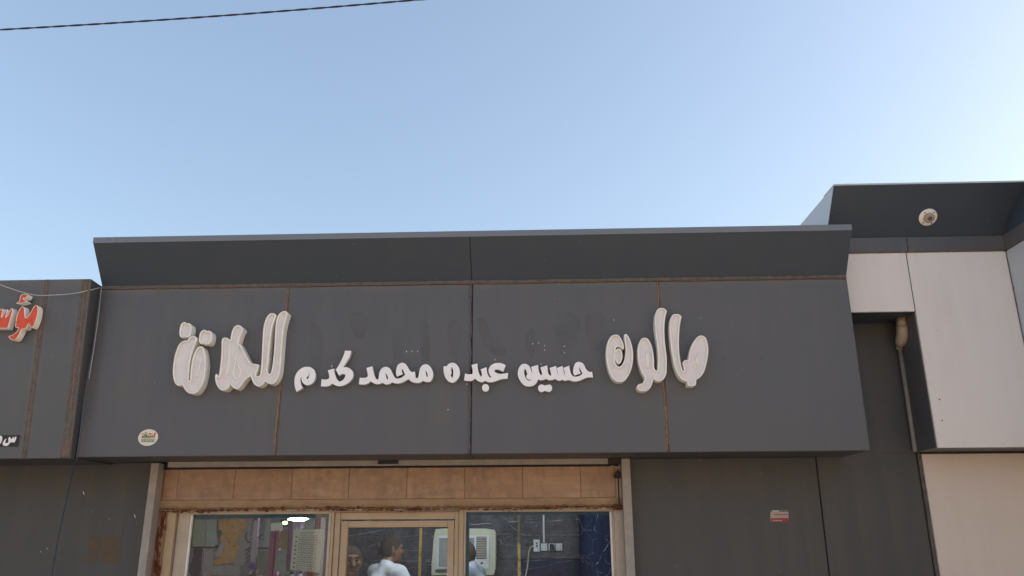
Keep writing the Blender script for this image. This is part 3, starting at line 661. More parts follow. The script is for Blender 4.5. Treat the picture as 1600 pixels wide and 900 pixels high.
# ------------------------------------------------------------------ people (continuous remeshed bodies)
def remesh(mb, name, mat, parent, vox=.009, sm=6):
    o = mb.build(name, mat, parent, True)
    m = o.modifiers.new('r', 'REMESH'); m.mode = 'VOXEL'; m.voxel_size = vox; m.use_smooth_shade = True
    s = o.modifiers.new('s', 'SMOOTH'); s.iterations = sm; s.factor = .5
    dg = bpy.context.evaluated_depsgraph_get(); me = bpy.data.meshes.new_from_object(o.evaluated_get(dg))
    o.modifiers.clear(); old = o.data; o.data = me; me.name = name; bpy.data.meshes.remove(old); return o
def cap(mb, p0, r0, p1, r1, n=10):
    p0, p1 = Vector(p0), Vector(p1); mb.ball(p0, r0, n); mb.ball(p1, r1, n); mb.tube([p0, p1], [r0, r1], n)
def person(x, y, ztop_, face, label, shirt, arms, turn=0.0, sink=0.0, sleeves='short', hair_full=False):
    """face: body heading in radians about z (0 looks to -Y). ztop_: crown height"""
    H = 1.74; base = ztop_-H+sink
    root = empty('person', (x, y, base), label, 'person')
    Rz = Matrix.Rotation(face, 4, 'Z'); T = Matrix.Translation((x, y, base)) @ Rz
    Rh = Matrix.Translation((x, y, base-sink)) @ Rz @ Matrix.Translation((0, -sink*.6, 0)) @ Matrix.Rotation(turn, 4, 'Z')
    t = lambda p: T @ Vector(p); h = lambda p: Rh @ Vector(p)
    b = MB()
    # head
    hb = MB()
    bmesh.ops.create_uvsphere(b.bm, u_segments=28, v_segments=20, radius=1, matrix=Rh @ Matrix.Translation((0, .005, 1.635)) @ Matrix.Diagonal((.077, .096, .106, 1)))
    bmesh.ops.create_uvsphere(b.bm, u_segments=20, v_segments=14, radius=1, matrix=Rh @ Matrix.Translation((0, -.026, 1.572)) @ Matrix.Diagonal((.058, .062, .062, 1)))
    cap(b, h((0, -.085, 1.645)), .010, h((0, -.105, 1.603)), .016)            # nose
    cap(b, h((-.045, -.078, 1.662)), .013, h((.045, -.078, 1.662)), .013)      # brow
    cap(b, h((-.022, -.083, 1.566)), .011, h((.022, -.083, 1.566)), .011)      # lips
    b.ball(h((0, -.075, 1.532)), .022)                                         # chin
    for s in (-1, 1):
        b.ball(h((s*.042, -.066, 1.612)), .024)
        cap(b, h((s*.080, .012, 1.650)), .014, h((s*.078, .008, 1.600)), .012)  # ears
    cap(b, h((0, .018, 1.565)), .054, t((0, .02, 1.45)), .062)
    # torso
    cap(b, t((-.13, .015, 1.385)), .065, t((.13, .015, 1.385)), .065)
    for zc2, rx, ry in ((1.30, .155, .105), (1.20, .150, .105), (1.08, .138, .100), (.98, .148, .105), (.90, .155, .11)):
        b.ball(t((0, .01, zc2)), (rx, ry, .12), 18)
    sh = {}
    for s, A in zip((-1, 1), arms):
        sp = (s*.175, .015, 1.385); el, wr_ = A
        cap(b, t(sp), .054, t(el), .040); cap(b, t(el), .040, t(wr_), .027)
        d = (Vector(wr_)-Vector(el)).normalized(); w0 = Vector(wr_)
        side = d.cross(Vector((0, 0, 1))); side = side.normalized() if side.length > .1 else Vector((0, 1, 0))
        pn = w0+d*.085; cap(b, t(w0+d*.02), .026, t(pn), .034)
        for k, (off, L) in enumerate(((-.030, .070), (-.010, .082), (.010, .076), (.029, .060))):
            a0 = pn+side*off; m0 = a0+d*L*.55; e0 = m0+(d*.7+Vector((0, 0, -.7))).normalized()*L*.45
            cap(b, t(a0), .0095, t(m0), .009, 6); cap(b, t(m0), .009, t(e0), .0075, 6)
        th = w0+d*.035+side*-.03; cap(b, t(th), .012, t(th+(d*.6-side*.8).normalized()*.05), .009, 6)
        sh[s] = (sp, el)
    for s in (-1, 1):
        cap(b, t((s*.085, .01, .88)), .085, t((s*.10, 0, .50)), .055); cap(b, t((s*.10, 0, .50)), .055, t((s*.10, .02, .09)), .038)
        cap(b, t((s*.10, .03, .05)), .04, t((s*.11, -.13, .035)), .032)
    body_ = remesh(b, 'body', M['skin'], root, .0085, 5)
    # hair: cap over the crown and back of the skull, down to the nape
    hm = MB(); n1, n2 = 36, 22; rows = []
    for j in range(n2+1):
        row = []
        for i in range(n1):
            a = i/n1*2*math.pi; fx, fy = math.sin(a), -math.cos(a)          # fy<0 is the face side
            low = -.62 if fy > .25 else (-.62+(.25-fy)/.25*.34 if fy > 0 else -.28+(-fy)*.86)
            phi = math.pi/2 - (math.pi/2-low)*j/n2
            jr = 1+random.uniform(-.008, .008)
            row.append(hm.bm.verts.new(h((fx*math.cos(phi)*.0835*jr, .007+fy*math.cos(phi)*.1035*jr, 1.637+math.sin(phi)*.113*jr))))
        rows.append(row)
    for j in range(n2):
        for i in range(n1): hm.bm.faces.new((rows[j][i], rows[j][(i+1) % n1], rows[j+1][(i+1) % n1], rows[j+1][i]))
    hm.build('hair', M['hair'], root, True)
    # eyes and brows
    for s in (-1, 1):
        e = MB(); e.ball(h((s*.031, -.0845, 1.640)), (.0125, .0125, .008), 10); e.build('eye', M['hair'], root, True)
        e = MB(); e.tube([h((s*.014, -.0925, 1.662)), h((s*.034, -.0905, 1.668)), h((s*.052, -.078, 1.660))], .005, 6); e.build('eyebrow', M['hair'], root, True)
    # moustache line gives the mouth a readable edge
    e = MB(); e.tube([h((-.03, -.089, 1.582)), h((0, -.0985, 1.587)), h((.03, -.089, 1.582))], .006, 6); e.build('moustache', M['hair'], root, True)
    # shirt
    c = MB()
    cap(c, t((-.13, .018, 1.385)), .078, t((.13, .018, 1.385)), .078)
    cap(c, t((0, .022, 1.44)), .070, t((0, .02, 1.36)), .10)
    for zc2, rx, ry in ((1.30, .172, .122), (1.20, .168, .124), (1.08, .160, .120), (.98, .168, .124), (.90, .176, .128)):
        c.ball(t((0, .01, zc2)), (rx, ry, .12), 18)
    for s in (-1, 1):
        sp, el = Vector(sh[s][0]), Vector(sh[s][1]); cap(c, t(sp), .070, t(sp.lerp(el, .72)), .058)
    so = remesh(c, 'shirt', shirt, root, .011, 4)
    tr = MB()
    tr.ball(t((0, .01, .90)), (.165, .12, .11), 16)
    for s in (-1, 1):
        cap(tr, t((s*.085, .01, .88)), .098, t((s*.10, 0, .50)), .070); cap(tr, t((s*.10, 0, .50)), .070, t((s*.10, .02, .10)), .058)
    remesh(tr, 'trousers', M['trousers'], root, .014, 3)
    return root
ARM_DOWN = lambda s: ((s*.25, .03, 1.10), (s*.25, -.04, .86))
ARM_FWD = lambda s: ((s*.26, -.10, 1.16), (s*.12, -.33, 1.22))
h1 = P(551, 855, 1.75); person(h1.x, 1.75, h1.z, R_(12), 'man in dark grey shirt facing the street behind the door glass', M['shirt_grey'], (ARM_DOWN(-1), ARM_DOWN(1)), R_(8))
h2 = P(609, 839, 2.45); person(h2.x, 2.45, h2.z, R_(140), 'man in white shirt with his back turned behind the door glass', M['shirt_white'], (ARM_FWD(-1), ARM_FWD(1)), R_(-25), .055)
h3 = P(733, 846, 2.3); person(h3.x, 2.3, h3.z, R_(250), 'man in pale blue shirt half hidden by the door frame', M['shirt_blue'], (ARM_DOWN(-1), ARM_FWD(1)), 0, .08)

# ================================================================== LEFT BUILDING
lb = empty('neighbour_building', (-4.4, .3, 0), 'dark grey panelled building at the far left with red letters', 'building')
zt_, zb_ = 3.462, 2.303
def lean(z): return -.131 + (zt_-z)/(zt_-zb_)*.078          # the fascia leans back towards its foot
xe_ = -2.952
def lpanel(name, xa, xb, z0, z1, mat, dy=0, th=.02, bev=.002):
    """panel on the leaning fascia; xa/xb may be (bottom, top) pairs"""
    xa = xa if isinstance(xa, tuple) else (xa, xa); xb = xb if isinstance(xb, tuple) else (xb, xb)
    A = [(xa[0], lean(z0)-dy, z0), (xb[0], lean(z0)-dy, z0), (xb[1], lean(z1)-dy, z1), (xa[1], lean(z1)-dy, z1)]
    return MB().hexa(A, [(x, y+th, z) for x, y, z in A], bev).build(name, mat, lb)
xj = -3.245
lpanel('fascia_panel', -6.2, -4.62, zb_, zt_, M['left_fascia'])
lpanel('fascia_panel', -4.61, xj-.006, zb_, zt_, M['left_fascia'])
lpanel('fascia_panel', xj+.006, xe_, zb_, zt_, M['left_fascia'])
lpanel('joint_sealant', xj-.016, xj+.018, zb_, zt_, M['sealant_dirty'], .0015, .01, 0)
lpanel('joint_sealant', xe_-.058, xe_-.006, zb_, zt_-.002, M['sealant_dirty'], .0015, .01, 0)
MB().tube([(xe_-.030+random.uniform(-.003, .003), lean(zb_+k*(zt_-zb_)/24)-.002, zb_+.02+k*(zt_-zb_-.03)/24) for k in range(25)], [random.uniform(.001, .0045) for _ in range(25)], 6).build('joint_sealant', M['orange_line'], lb, True)
MB().tube([(xj+random.uniform(-.003, .003), lean(zb_+k*(zt_-zb_)/24)-.002, zb_+.02+k*(zt_-zb_-.03)/24) for k in range(25)], [random.uniform(.001, .0035) for _ in range(25)], 6).build('joint_sealant', M['orange_line'], lb, True)
A = [(-6.2, lean(zb_)+.021, zb_), (xe_-.001, lean(zb_)+.021, zb_), (xe_-.001, lean(zt_)+.021, zt_-.001), (-6.2, lean(zt_)+.021, zt_-.001)]
B = [(x, .465, z) for x, y, z in A]; B[2] = (xe_-.001, .2, zt_-.02); B[3] = (-6.2, .2, zt_-.02)
MB().hexa(A, B).build('fascia_return', M['slate_low'], lb)
box('patch_plate', xe_-.050, xe_-.006, lean(zb_)-.008, lean(zb_)-.004, zb_+.008, zb_+.17, M['sealant'], lb)
box('roof_slab', -6.2, xe_-.03, .21, 3.9, 3.2, 3.41, M['plaster'], lb)
xw = P(236, 800, YW).x
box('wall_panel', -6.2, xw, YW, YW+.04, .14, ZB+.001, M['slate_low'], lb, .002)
box('masonry', -6.2, -3.21, YW+.045, 3.85, .1, 3.199, M['plaster'], lb)
box('neighbour_edge', xw+.001, P(239, 800, YW).x, YW-.01, YW+.04, .14, ZB, M['rust_dark'], lb, 0)
# tape residue left on the lower wall
for q, mm in (([(138, 838), (158, 837), (155, 856), (150, 880), (134, 879), (139, 862)], 'tape_a'), ([(160, 838), (190, 838), (190, 852), (187, 880), (156, 879), (158, 858)], 'tape_b')):
    t = NT(mm); a = t.noise(14, 5, .7); t.col(t.mix(t.ramp(a, .50, .62), (.125, .080, .040), (.085, .072, .058))); t.rough(.7)
    MB().hexa([P(u, v, YW-.0012) for u, v in q], [P(u, v, YW-.0012)+Vector((0, .001, 0)) for u, v in q]).build('tape_residue', t.m, lb)
mb = MB()
for u, v, s in ((130, 770, 2.4), (210, 806, 2.6), (73, 857, 1.2), (63, 862, 1), (170, 811, .8), (168, 708, 1.2)):
    for k in range(2): mb.hexa([P(u+k*.6-.5*s*.5, v+k*s*.8-s, YW-.0012), P(u+k*.6+.5*s*.6, v+k*s*.8-s*.7, YW-.0012), P(u+k*.6+.5*s*.7, v+k*s*.8+s*.5, YW-.0012), P(u+k*.6, v+k*s*.8+s*.3, YW-.0012)],
                               [p+Vector((0, .001, 0)) for p in (P(u+k*.6-.5*s*.5, v+k*s*.8-s, YW-.0012), P(u+k*.6+.5*s*.6, v+k*s*.8-s*.7, YW-.0012), P(u+k*.6+.5*s*.7, v+k*s*.8+s*.5, YW-.0012), P(u+k*.6, v+k*s*.8+s*.3, YW-.0012))])
o = mb.build('paint_flecks', M['paper'], lb); o['kind'] = 'stuff'

# ================================================================== RIGHT BUILDING
rb = empty('tall_building', (3.2, .5, 0), 'taller building at right with pale pink panels and dark slanted canopy', 'building')
YR = .15
zwt = 3.657; zwb = 2.341; zub = P(1380, 487, YR).z
xsm1 = P(1415.5, 393, YR).x; xw0 = 2.532; xwing = 3.190
box('white_panel', XR+.012, xsm1-.003, YR, YR+.02, zub, zwt-.004, M['white_panel'], rb, .003)
box('white_panel', xw0-.012+.006, xwing-.001, YR, YR+.02, zwb, zwt-.004, M['white_panel'], rb, .003)
box('joint_strip', xsm1-.004, xw0-.005, YR+.004, YR+.02, zub, zwt-.003, M['gap'], rb, 0)
box('recess_soffit', XR+.002, xw0-.012, YR+.021, YW+.04, zub+.001, zub+.02, M['slate_reflect_dark'], rb, 0)
box('recess_side', xw0-.010, xw0+.01, YR+.021, YW+.04, zwb+.001, 3.4, M['slate'], rb, 0)
box('panel_backing', xw0+.011, xwing+.3, YR+.03, 3.0, zwb+.002, zwt, M['slate'], rb, 0)
box('panel_backing', XR+.014, xw0, YR+.03, 3.0, zub+.021, zwt, M['slate'], rb, 0)
xl0 = P(1440, 707, .45).x
box('white_panel', xl0, xwing+.078, .45, .47, .14, 2.330, M['white_low'], rb, .003)
box('panel_backing', xl0+.006, 4.2, .471, .9, .14, 2.34, M['slate'], rb, 0)
box('joint_strip', P(1433.5, 707, .46).x, xl0-.001, .462, .49, .14, 2.339, M['sealant_dirty'], rb, 0)
# slate band and slanted canopy
zbd = 3.765
box('slate_band', XR+.014, P(1417, 380, YR-.006).x, YR-.006, YR+.02, zwt, zbd-.001, M['slate'], rb, .002)
box('slate_band', P(1417, 380, YR-.006).x+.003, xwing-.001, YR-.006, YR+.02, zwt, zbd-.001, M['slate'], rb, .002)
MB().tube([(XR+.02+k*(xwing-XR-.03)/40, YR-.005, zwt-.001+random.uniform(-.002, .002)) for k in range(41)], [random.uniform(.0025, .006) for _ in range(41)], 6).build('joint_sealant', M['sealant'], rb, True)
ly, lz = -.096, 4.054; slope = (YR-ly)   # depth of the slant
XC = 2.0
# soffit sheet (mitred against the wing), its lip, end wall
q0 = [(XC, YR, zbd), (XC, ly, lz-.006), (XC, ly+.012, lz-.006), (XC, YR+.012, zbd)]
q1 = [(xwing-.007+(z-zbd)/(lz-zbd)*.085, y, z) for x, y, z in q0]
MB().hexa(q0, q1).build('canopy_soffit_panel', M['slate_reflect_dark'], rb)
MB().hexa([(XC-.001, ly-.003, lz-.005), (XC-.001, ly-.003, lz+.006), (XC-.001, .1, lz+.006), (XC-.001, .1, lz)], [(xwing+.076, ly-.003, lz-.005), (xwing+.076, ly-.003, lz+.006), (xwing+.076, .1, lz+.006), (xwing+.076, .1, lz)]).build('canopy_lip', M['light_panel'], rb)  # pale strip paints the thin highlight along the lip
E_ = [(XC+.001, YR+.013, zbd+.001), (XC+.001, ly+.014, lz-.006), (XC+.001, ly+.014, lz-.001), (XC+.001, 3.0, lz-.001), (XC+.001, 3.0, zbd+.001)]
MB().hexa(E_, [(x+.02, y, z) for x, y, z in E_]).build('parapet_side', M['light_panel'], rb)
box('roof_slab', XC+.03, 4.5, .3, 3.0, zwt+.002, lz-.03, M['slate'], rb, 0)
# wing wall running towards the street on the right
YE = -1.6
box('light_panel', xwing, xwing+.02, YE, YR-.0, zwb, zwt-.004, M['light_panel'], rb, .003)
box('light_panel', xwing+.08, xwing+.10, YE, .448, .14, zwb-.006, M['white_low'], rb, .003)
box('slate_band', xwing-.006, xwing+.02, YE, YR-.007, zwt, zbd-.001, M['slate'], rb, .002)
WS = .085
MB().hexa([(xwing-.006, YE, zbd+.001), (xwing+.02, YE, zbd+.001), (xwing+WS+.02, YE, lz), (xwing+WS-.006, YE, lz)], [(xwing-.006, YR+.3, zbd+.001), (xwing+.02, YR+.3, zbd+.001), (xwing+WS+.02, YR+.3, lz), (xwing+WS-.006, YR+.3, lz)], .002).build('canopy_soffit_panel', M['slate_reflect_dark'], rb)
box('canopy_lip', xwing+WS-.008, xwing+.3, YE, YR+.3, lz+.001, lz+.012, M['light_panel'], rb, .001)
box('wing_core', xwing+.101, 5.2, YE+.01, .44, .14, lz-.03, M['slate'], rb, 0)
MB().tube([(xwing-.003, YR-.004, zwb+k*(zwt-zwb)/10) for k in range(11)], .003, 6).build('joint_sealant', M['sealant_dirty'], rb, True)
# rivets
def rivet(p, par, r=.005, mat='black', n='rivet'):
    MB().ball(p, (r, r*.5, r), 8).build(n, M[mat], par, True)
for u, v, Y in ((1378, 394, YR-.006), (1468, 624, YR), (1472, 657, YR), (1418, 375, YR-.006), (1419, 387, YR-.006)): rivet(P(u, v, Y-.001), rb)
for u, v in ((1584, 450), (1573, 392)):
    p = PX(u, v, xwing-.001); MB().ball(p, (.0025, .005, .005), 8).build('rivet', M['black'], rb, True)
for u, v in ((1323, 437), (1336, 515), (1345, 580), (1352, 632)): rivet(P(u-4, v, 0)-Vector((0, .001, 0)), shop, .0035)
for u, v in ((160, 512), (150, 594), (141, 653), (208, 556), (1131, 560)): rivet(P(u, v, 0)-Vector((0, .001, 0)), shop, .0035)
for u, v in ((992, 806), (998, 895), (1300, 785), (1190, 560)): rivet(P(u, v, YW if v > 700 else 0)-Vector((0, .001, 0)), shop, .004)

# round fitting on the right canopy's slanted soffit
def on_slant(u, v):
    r = ray(u, v); n = Vector((0, lz-.006-zbd, YR-ly)); p0 = Vector((3, YR, zbd))
    # plane spanned by x and (0, ly-YR, lz-zbd): normal = x cross slope
    s = Vector((0, ly-YR, lz-.006-zbd)).normalized(); n = Vector((1, 0, 0)).cross(s)
    k = (p0-CAM).dot(n)/r.dot(n); return CAM+r*k, n, s
cpt, cn, cs = on_slant(1449.5, 339)
if cn.z > 0: cn = -cn
fit = empty('ceiling_fitting', cpt, 'round cream lamp base without bulb on the dark slanted canopy', 'lamp base')
Mx = Matrix((Vector((1, 0, 0)), cs, cn)).transposed().to_4x4(); Mx.translation = cpt
def lathe(name, prof, mat, par, Mx, n=32, smooth=True):
    mb = MB(); rings = [[mb.bm.verts.new(Mx @ Vector((r*math.cos(k*2*math.pi/n), r*math.sin(k*2*math.pi/n), h))) for k in range(n)] for r, h in prof]
    for A, B in zip(rings, rings[1:]):
        for k in range(n): mb.bm.faces.new((A[k], A[(k+1) % n], B[(k+1) % n], B[k]))
    mb.bm.faces.new(rings[0]); mb.bm.faces.new(rings[-1]); return mb.build(name, mat, par, smooth)
lathe('base_plate', [(.060, .001), (.060, .008), (.054, .013), (.042, .014)], M['cream'], fit, Mx, smooth=False)
lathe('socket_ring', [(.036, .0145), (.034, .030), (.028, .036), (.017, .036), (.015, .0345)], M['pvc'], fit, Mx, smooth=False)
lathe('socket_mouth', [(.0145, .0352), (.0145, .0375)], M['ac_dark'], fit, Mx, smooth=False)
for a in (.9, 2.3, 4.0, 5.3):
    p = Mx @ Vector((.047*math.cos(a), .047*math.sin(a), .015)); MB().ball(p, .0045, 8).build('screw_hole', M['black'], fit, True)

# drain pipe in the recess
pa = P(1408, 490, .33)
pipe = empty('drain_pipe', (pa.x, .33, 2.3), 'cream plastic drain pipe with elbow in the dark recess', 'pipe')
MB().tube([P(1408, 484, .33), P(1408.5, 497, .33)], .040, 20).build('collar', M['pvc'], pipe, True)
MB().tube([P(1408.5, 497, .33), P(1409.5, 512, .33)], .033, 20).build('pipe_neck', M['pvc'], pipe, True)
MB().tube([P(1409.5, 509, .33), P(1410.5, 517, .335), P(1410.5, 524, .345), P(1409, 530, .36), P(1407, 535, .385), P(1405.5, 539, .41)], [.039, .040, .040, .039, .035, .026], 20).build('elbow', M['pvc'], pipe, True)
MB().tube([P(1405, 538, .425), P(1405.8, 546, .43)], .022, 16).build('coupling', M['pvc'], pipe, True)
pb = P(1406, 546, .43); MB().tube([pb, (pb.x+.003, .44, 2.36), (pb.x+.004, .444, 2.345)], .0145, 14).build('down_pipe', M['pvc_grey'], pipe, True)

# ================================================================== SIGN LETTERING
def Z(x0, y0, s, pts): return [((p[0]/s+x0, p[1]/s+y0) + tuple(p[2:])) for p in pts]
def smooth_loop(pts, sub=5):
    n = len(pts); out = []
    for i in range(n):
        p0, p1, p2, p3 = [Vector(pts[(i+k) % n][:2]) for k in (-1, 0, 1, 2)]
        c1 = len(pts[i]) > 2; c2 = len(pts[(i+1) % n]) > 2
        L = (p2-p1).length
        def tan(a, b, c, L):
            d = c-a; return d.normalized()*min(L, d.length*.5) if d.length > 1e-6 else Vector((0, 0))
        m1 = (p2-p1)*.6 if c1 else tan(p0, p1, p2, L); m2 = (p2-p1)*.6 if c2 else tan(p1, p2, p3, L)
        for k in range(sub):
            t = k/sub; t2 = t*t; t3 = t2*t
            out.append(p1*(2*t3-3*t2+1)+m1*(t3-2*t2+t)+p2*(-2*t3+3*t2)+m2*(t3-t2))
    return out
def fill(bm, loops, yfix=None):
    flat = [p for L in loops for p in L]; vs = [bm.verts.new(p) for p in flat]
    for tri in geometry.tessellate_polygon(loops):
        try: bm.faces.new([vs[i] for i in tri])
        except ValueError: pass
def glyph(name, parent, outline, holes=(), front=-.05, back=-.002, face_m='white_letter', side_m='letter_side', rim=0, recess=.006, ridges=(), plane=None, sub=5):
    """one cut-out letter piece: side walls, face (recessed when it has a raised rim), rim bead, raised ridges"""
    T = plane or (lambda u, v, d: P(u, v, d))
    loops = [smooth_loop(outline, sub)] + [smooth_loop(h, sub) for h in holes]
    W = [[T(p.x, p.y, front) for p in L] for L in loops]
    dep = Vector((0, back-front, 0))
    mb = MB()
    for L in W:
        n = len(L); A = [mb.bm.verts.new(p) for p in L]; B = [mb.bm.verts.new(p+dep) for p in L]
        for i in range(n): mb.bm.faces.new((A[i], B[i], B[(i+1) % n], A[(i+1) % n]))
    fill(mb.bm, [[p+dep for p in L] for L in W])
    body = mb.build(name, M[side_m], parent)
    mb = MB(); off = Vector((0, recess if rim else -.0004, 0)); fill(mb.bm, [[p+off for p in L] for L in W])
    bmesh.ops.recalc_face_normals(mb.bm, faces=mb.bm.faces)
    mb.build('letter_face', M[face_m], body)
    if rim:
        mb = MB()
        for L in W: mb.tube(inset(L, rim*.9), rim, 8, True)
        for rd in ridges: mb.tube([T(p[0], p[1], front+recess*.45) for p in rd], rim*.95, 6)
        mb.build('letter_rim', M[side_m], body, True)
    return body
def inset(L, d):
    n = len(L); area = sum(L[i].x*L[(i+1) % n].z-L[(i+1) % n].x*L[i].z for i in range(n)); s = 1 if area > 0 else -1
    # the hole loops are also moved into the letter body: caller passes them with the same sign rule reversed
    out = []
    for i in range(n):
        t = (L[(i+1) % n]-L[i-1]); t = Vector((t.x, 0, t.z)); t = t.normalized() if t.length > 1e-9 else Vector((1, 0, 0))
        out.append(L[i]+Vector((-t.z, 0, t.x))*d*s)
    return out
BF, BR_ = -.068, .0062
def word(label, pts, group='white words of the shop sign'):
    c = P(pts[0], pts[1], 0); return empty('sign_word', (c.x, 0, c.z), label, 'sign lettering', group)
# --- big word, left end
A_ = lambda p: Z(262, 495, 7.0875, p); B_ = lambda p: Z(330, 480, 6.43, p)
w1 = word('leftmost word of the sign, tall cream rimmed letters with two lobed dots', (365, 610))
glyph('letter', w1, A_([(195,262),(160,275),(125,310),(98,370),(75,450),(62,540),(58,610),(65,680),(82,735),(110,762),(140,765),(160,752,1),(178,785),(205,825),(240,850),(285,855),(325,840),(360,800),(392,740),(412,660),(422,580),(424,500),(418,430),(405,370),(385,332),(360,326),(330,345),(302,390),(278,455),(262,540),(253,620),(248,700),(240,712),(233,690),(236,620),(245,530),(256,465),(274,390),(300,320),(322,265),(322,238),(308,218),(285,213),(258,218),(235,240),(216,268,1)]),
      front=BF, rim=BR_, face_m='letter_face', side_m='cream', ridges=[A_(x) for x in ([(366,495),(352,540),(342,590),(332,640),(324,670)], [(358,520),(347,570),(337,625)])])
glyph('letter_dot', w1, A_([(190,57),(160,70),(142,100),(132,150),(132,200),(145,226),(170,231),(190,223,1),(215,229),(240,218),(258,185),(266,135),(262,95),(245,75),(225,70),(208,76,1)]), front=BF, rim=BR_, face_m='letter_face', side_m='cream')
glyph('letter_dot', w1, A_([(410,143),(380,155),(358,185),(347,230),(348,275),(362,298),(385,302),(402,295,1),(425,308),(450,306),(475,288),(490,240),(493,195),(480,165),(458,154),(435,160,1)]), front=BF, rim=BR_, face_m='letter_face', side_m='cream')
glyph('letter', w1, B_([(735,38),(700,52),(675,80),(658,125),(647,190),(641,270),(637,360),(630,460),(620,550),(610,620),(600,658),(588,672),(572,662),(566,640),(570,590),(578,510),(586,430),(594,350),(604,270),(618,190),(638,130),(660,82,1),(630,62),(595,63),(562,95),(535,160),(522,240),(517,330),(512,430),(507,530),(500,620),(488,682),(468,695),(450,680),(462,645),(474,610),(480,576,1),(440,570),(400,560),(365,510),(335,450),(310,400),(293,372,1),(276,370,1),(286,320),(305,265),(328,220,1),(300,190),(265,180),(235,195),(212,235),(198,290),(192,335,1),(184,326,1),(165,310),(140,305),(115,315),(106,345),(105,400),(102,480),(95,560),(85,640),(74,705,1),(64,676,1),(50,672),(40,692),(45,750),(65,800),(100,835),(140,837),(175,812),(195,775,1),(208,795),(232,818),(262,825),(290,805),(315,770),(345,732),(372,708),(400,696,1),(408,725),(425,765),(455,793),(490,797),(525,775),(545,740,1),(558,758),(585,772),(618,773),(650,750),(678,700),(694,640),(703,560),(708,490),(714,400),(721,310),(730,230),(746,150),(775,64,1),(760,45)]),
      front=BF, rim=BR_, face_m='letter_face', side_m='cream',
      ridges=[B_(x) for x in ([(189,335),(186,400),(181,470),(174,550),(160,640),(140,720)], [(189,440),(180,560),(166,640),(142,715)], [(276,372),(262,440),(247,520),(236,600),(220,650),(224,695),(252,722),(285,695),(303,642),(275,600),(247,560)])])
# --- big word, right end
D1 = lambda p: Z(940, 515, 8.736, p); D2 = lambda p: Z(1010, 475, 6.571, p)
w6 = word('rightmost word of the sign, tall cream rimmed letters with a spiral letter', (1030, 610))
glyph('letter', w6, D1([(190,68),(130,90),(90,150),(68,230),(60,330),(68,430),(85,520),(115,610),(155,675),(205,712),(255,718),(310,700),(355,650),(395,570),(420,480),(431,380),(425,280),(405,190),(375,110),(345,65),(322,60),(305,80),(309,130),(320,200),(328,280),(322,350),(308,420),(285,470),(255,502),(225,502),(197,475),(182,430),(180,400,1),(195,435),(215,462),(245,465),(272,430),(285,370),(278,310),(255,270),(225,260),(203,272),(190,286,1),(192,262),(205,242),(228,235),(255,246),(280,268),(298,270),(306,245),(295,190),(270,130),(235,82)]),
      front=BF, rim=BR_, face_m='letter_face', side_m='cream', ridges=[D1([(190,286),(174,320),(170,370),(178,400)])])
glyph('letter', w6, D1([(590,112),(550,120),(520,160),(500,220),(492,300),(495,400),(510,480),(535,560),(565,620),(586,662),(575,710),(550,735),(510,745),(487,765),(482,798),(510,832),(560,845),(610,838),(655,810),(685,760),(700,710),(712,672,1),(735,695),(780,708),(830,695),(865,650),(885,590)]) +
      D2([(209,600),(207,540),(200,480),(189,380),(184,280),(186,200),(195,130),(210,76,1),(192,52),(150,40),(115,55),(92,100),(85,170),(88,260),(100,360),(112,450),(118,540),(118,610),(115,655)]) +
      D1([(765,545),(750,562),(727,545),(716,500),(716,420),(705,320),(685,230),(655,160),(625,122)]),
      front=BF, rim=BR_, face_m='letter_face', side_m='cream', ridges=[D1([(622,300),(636,350),(643,420),(638,480),(628,535),(615,490),(606,420),(610,350),(622,305)]), D1([(624,330),(626,420),(627,500)])])
glyph('letter', w6, D2([(310,103),(270,112),(245,160),(235,240),(240,340),(252,450),(270,560),(290,650),(325,730),(370,782),(418,797,1),(420,838,1),(430,846),(502,838),(512,775,1),(550,755),(590,700),(620,600),(635,500),(632,420),(610,350),(575,325),(535,330),(495,370),(460,440),(438,520),(430,574,1),(395,577),(374,600),(380,650),(388,690,1),(372,680),(358,640),(345,560),(336,480),(334,380),(338,280),(346,200),(362,132,1),(345,112)]),
      front=BF, rim=BR_, face_m='letter_face', side_m='cream', ridges=[D2([(535,503),(541,550),(535,610),(518,655),(502,678),(506,620),(518,550),(534,508)]), D2([(528,530),(518,620)])])
# --- small words
C_ = lambda p: Z(455, 540, 11.248, p); E2 = lambda p: Z(555, 560, 12.308, p); F2 = lambda p: Z(690, 560, 14.545, p); G2 = lambda p: Z(805, 560, 12.8, p)
SF = -.036
w2 = word('small white word with a tall slanted stroke, second from the left', (505, 605))
glyph('letter', w2, C_([(95,812,1),(67,740),(57,650),(62,570),(90,490),(150,420),(220,380),(290,373),(350,385),(400,425),(425,490),(425,560),(405,620),(370,665),(320,690),(270,695),(220,670),(190,630),(180,590),(178,540,1),(163,590),(165,640),(180,700),(205,745,1)]),
      holes=[C_([(318,470,1),(320,515),(308,560),(290,590),(272,572),(278,545),(300,538)])], front=SF)
glyph('letter', w2, C_([(520,715,1),(535,590,1),(590,597),(640,590),(664,570),(666,520),(645,435,1),(755,402,1),(762,470),(780,540),(810,600),(850,630),(900,612),(938,568),(952,522),(930,500),(890,502),(840,528,1),(818,488),(792,436,1),(776,434,1),(840,340),(890,240),(930,150),(942,90,1),(1055,92,1),(1030,190),(985,270),(940,340),(915,382,1),(980,380),(1040,410),(1080,455),(1090,520),(1068,590),(1010,650),(930,695),(850,713),(790,703),(745,682),(720,665,1),(680,700),(620,718)]), front=SF)
w3 = word('small white flowing word between the tall stroke word and the oval letter', (620, 600))
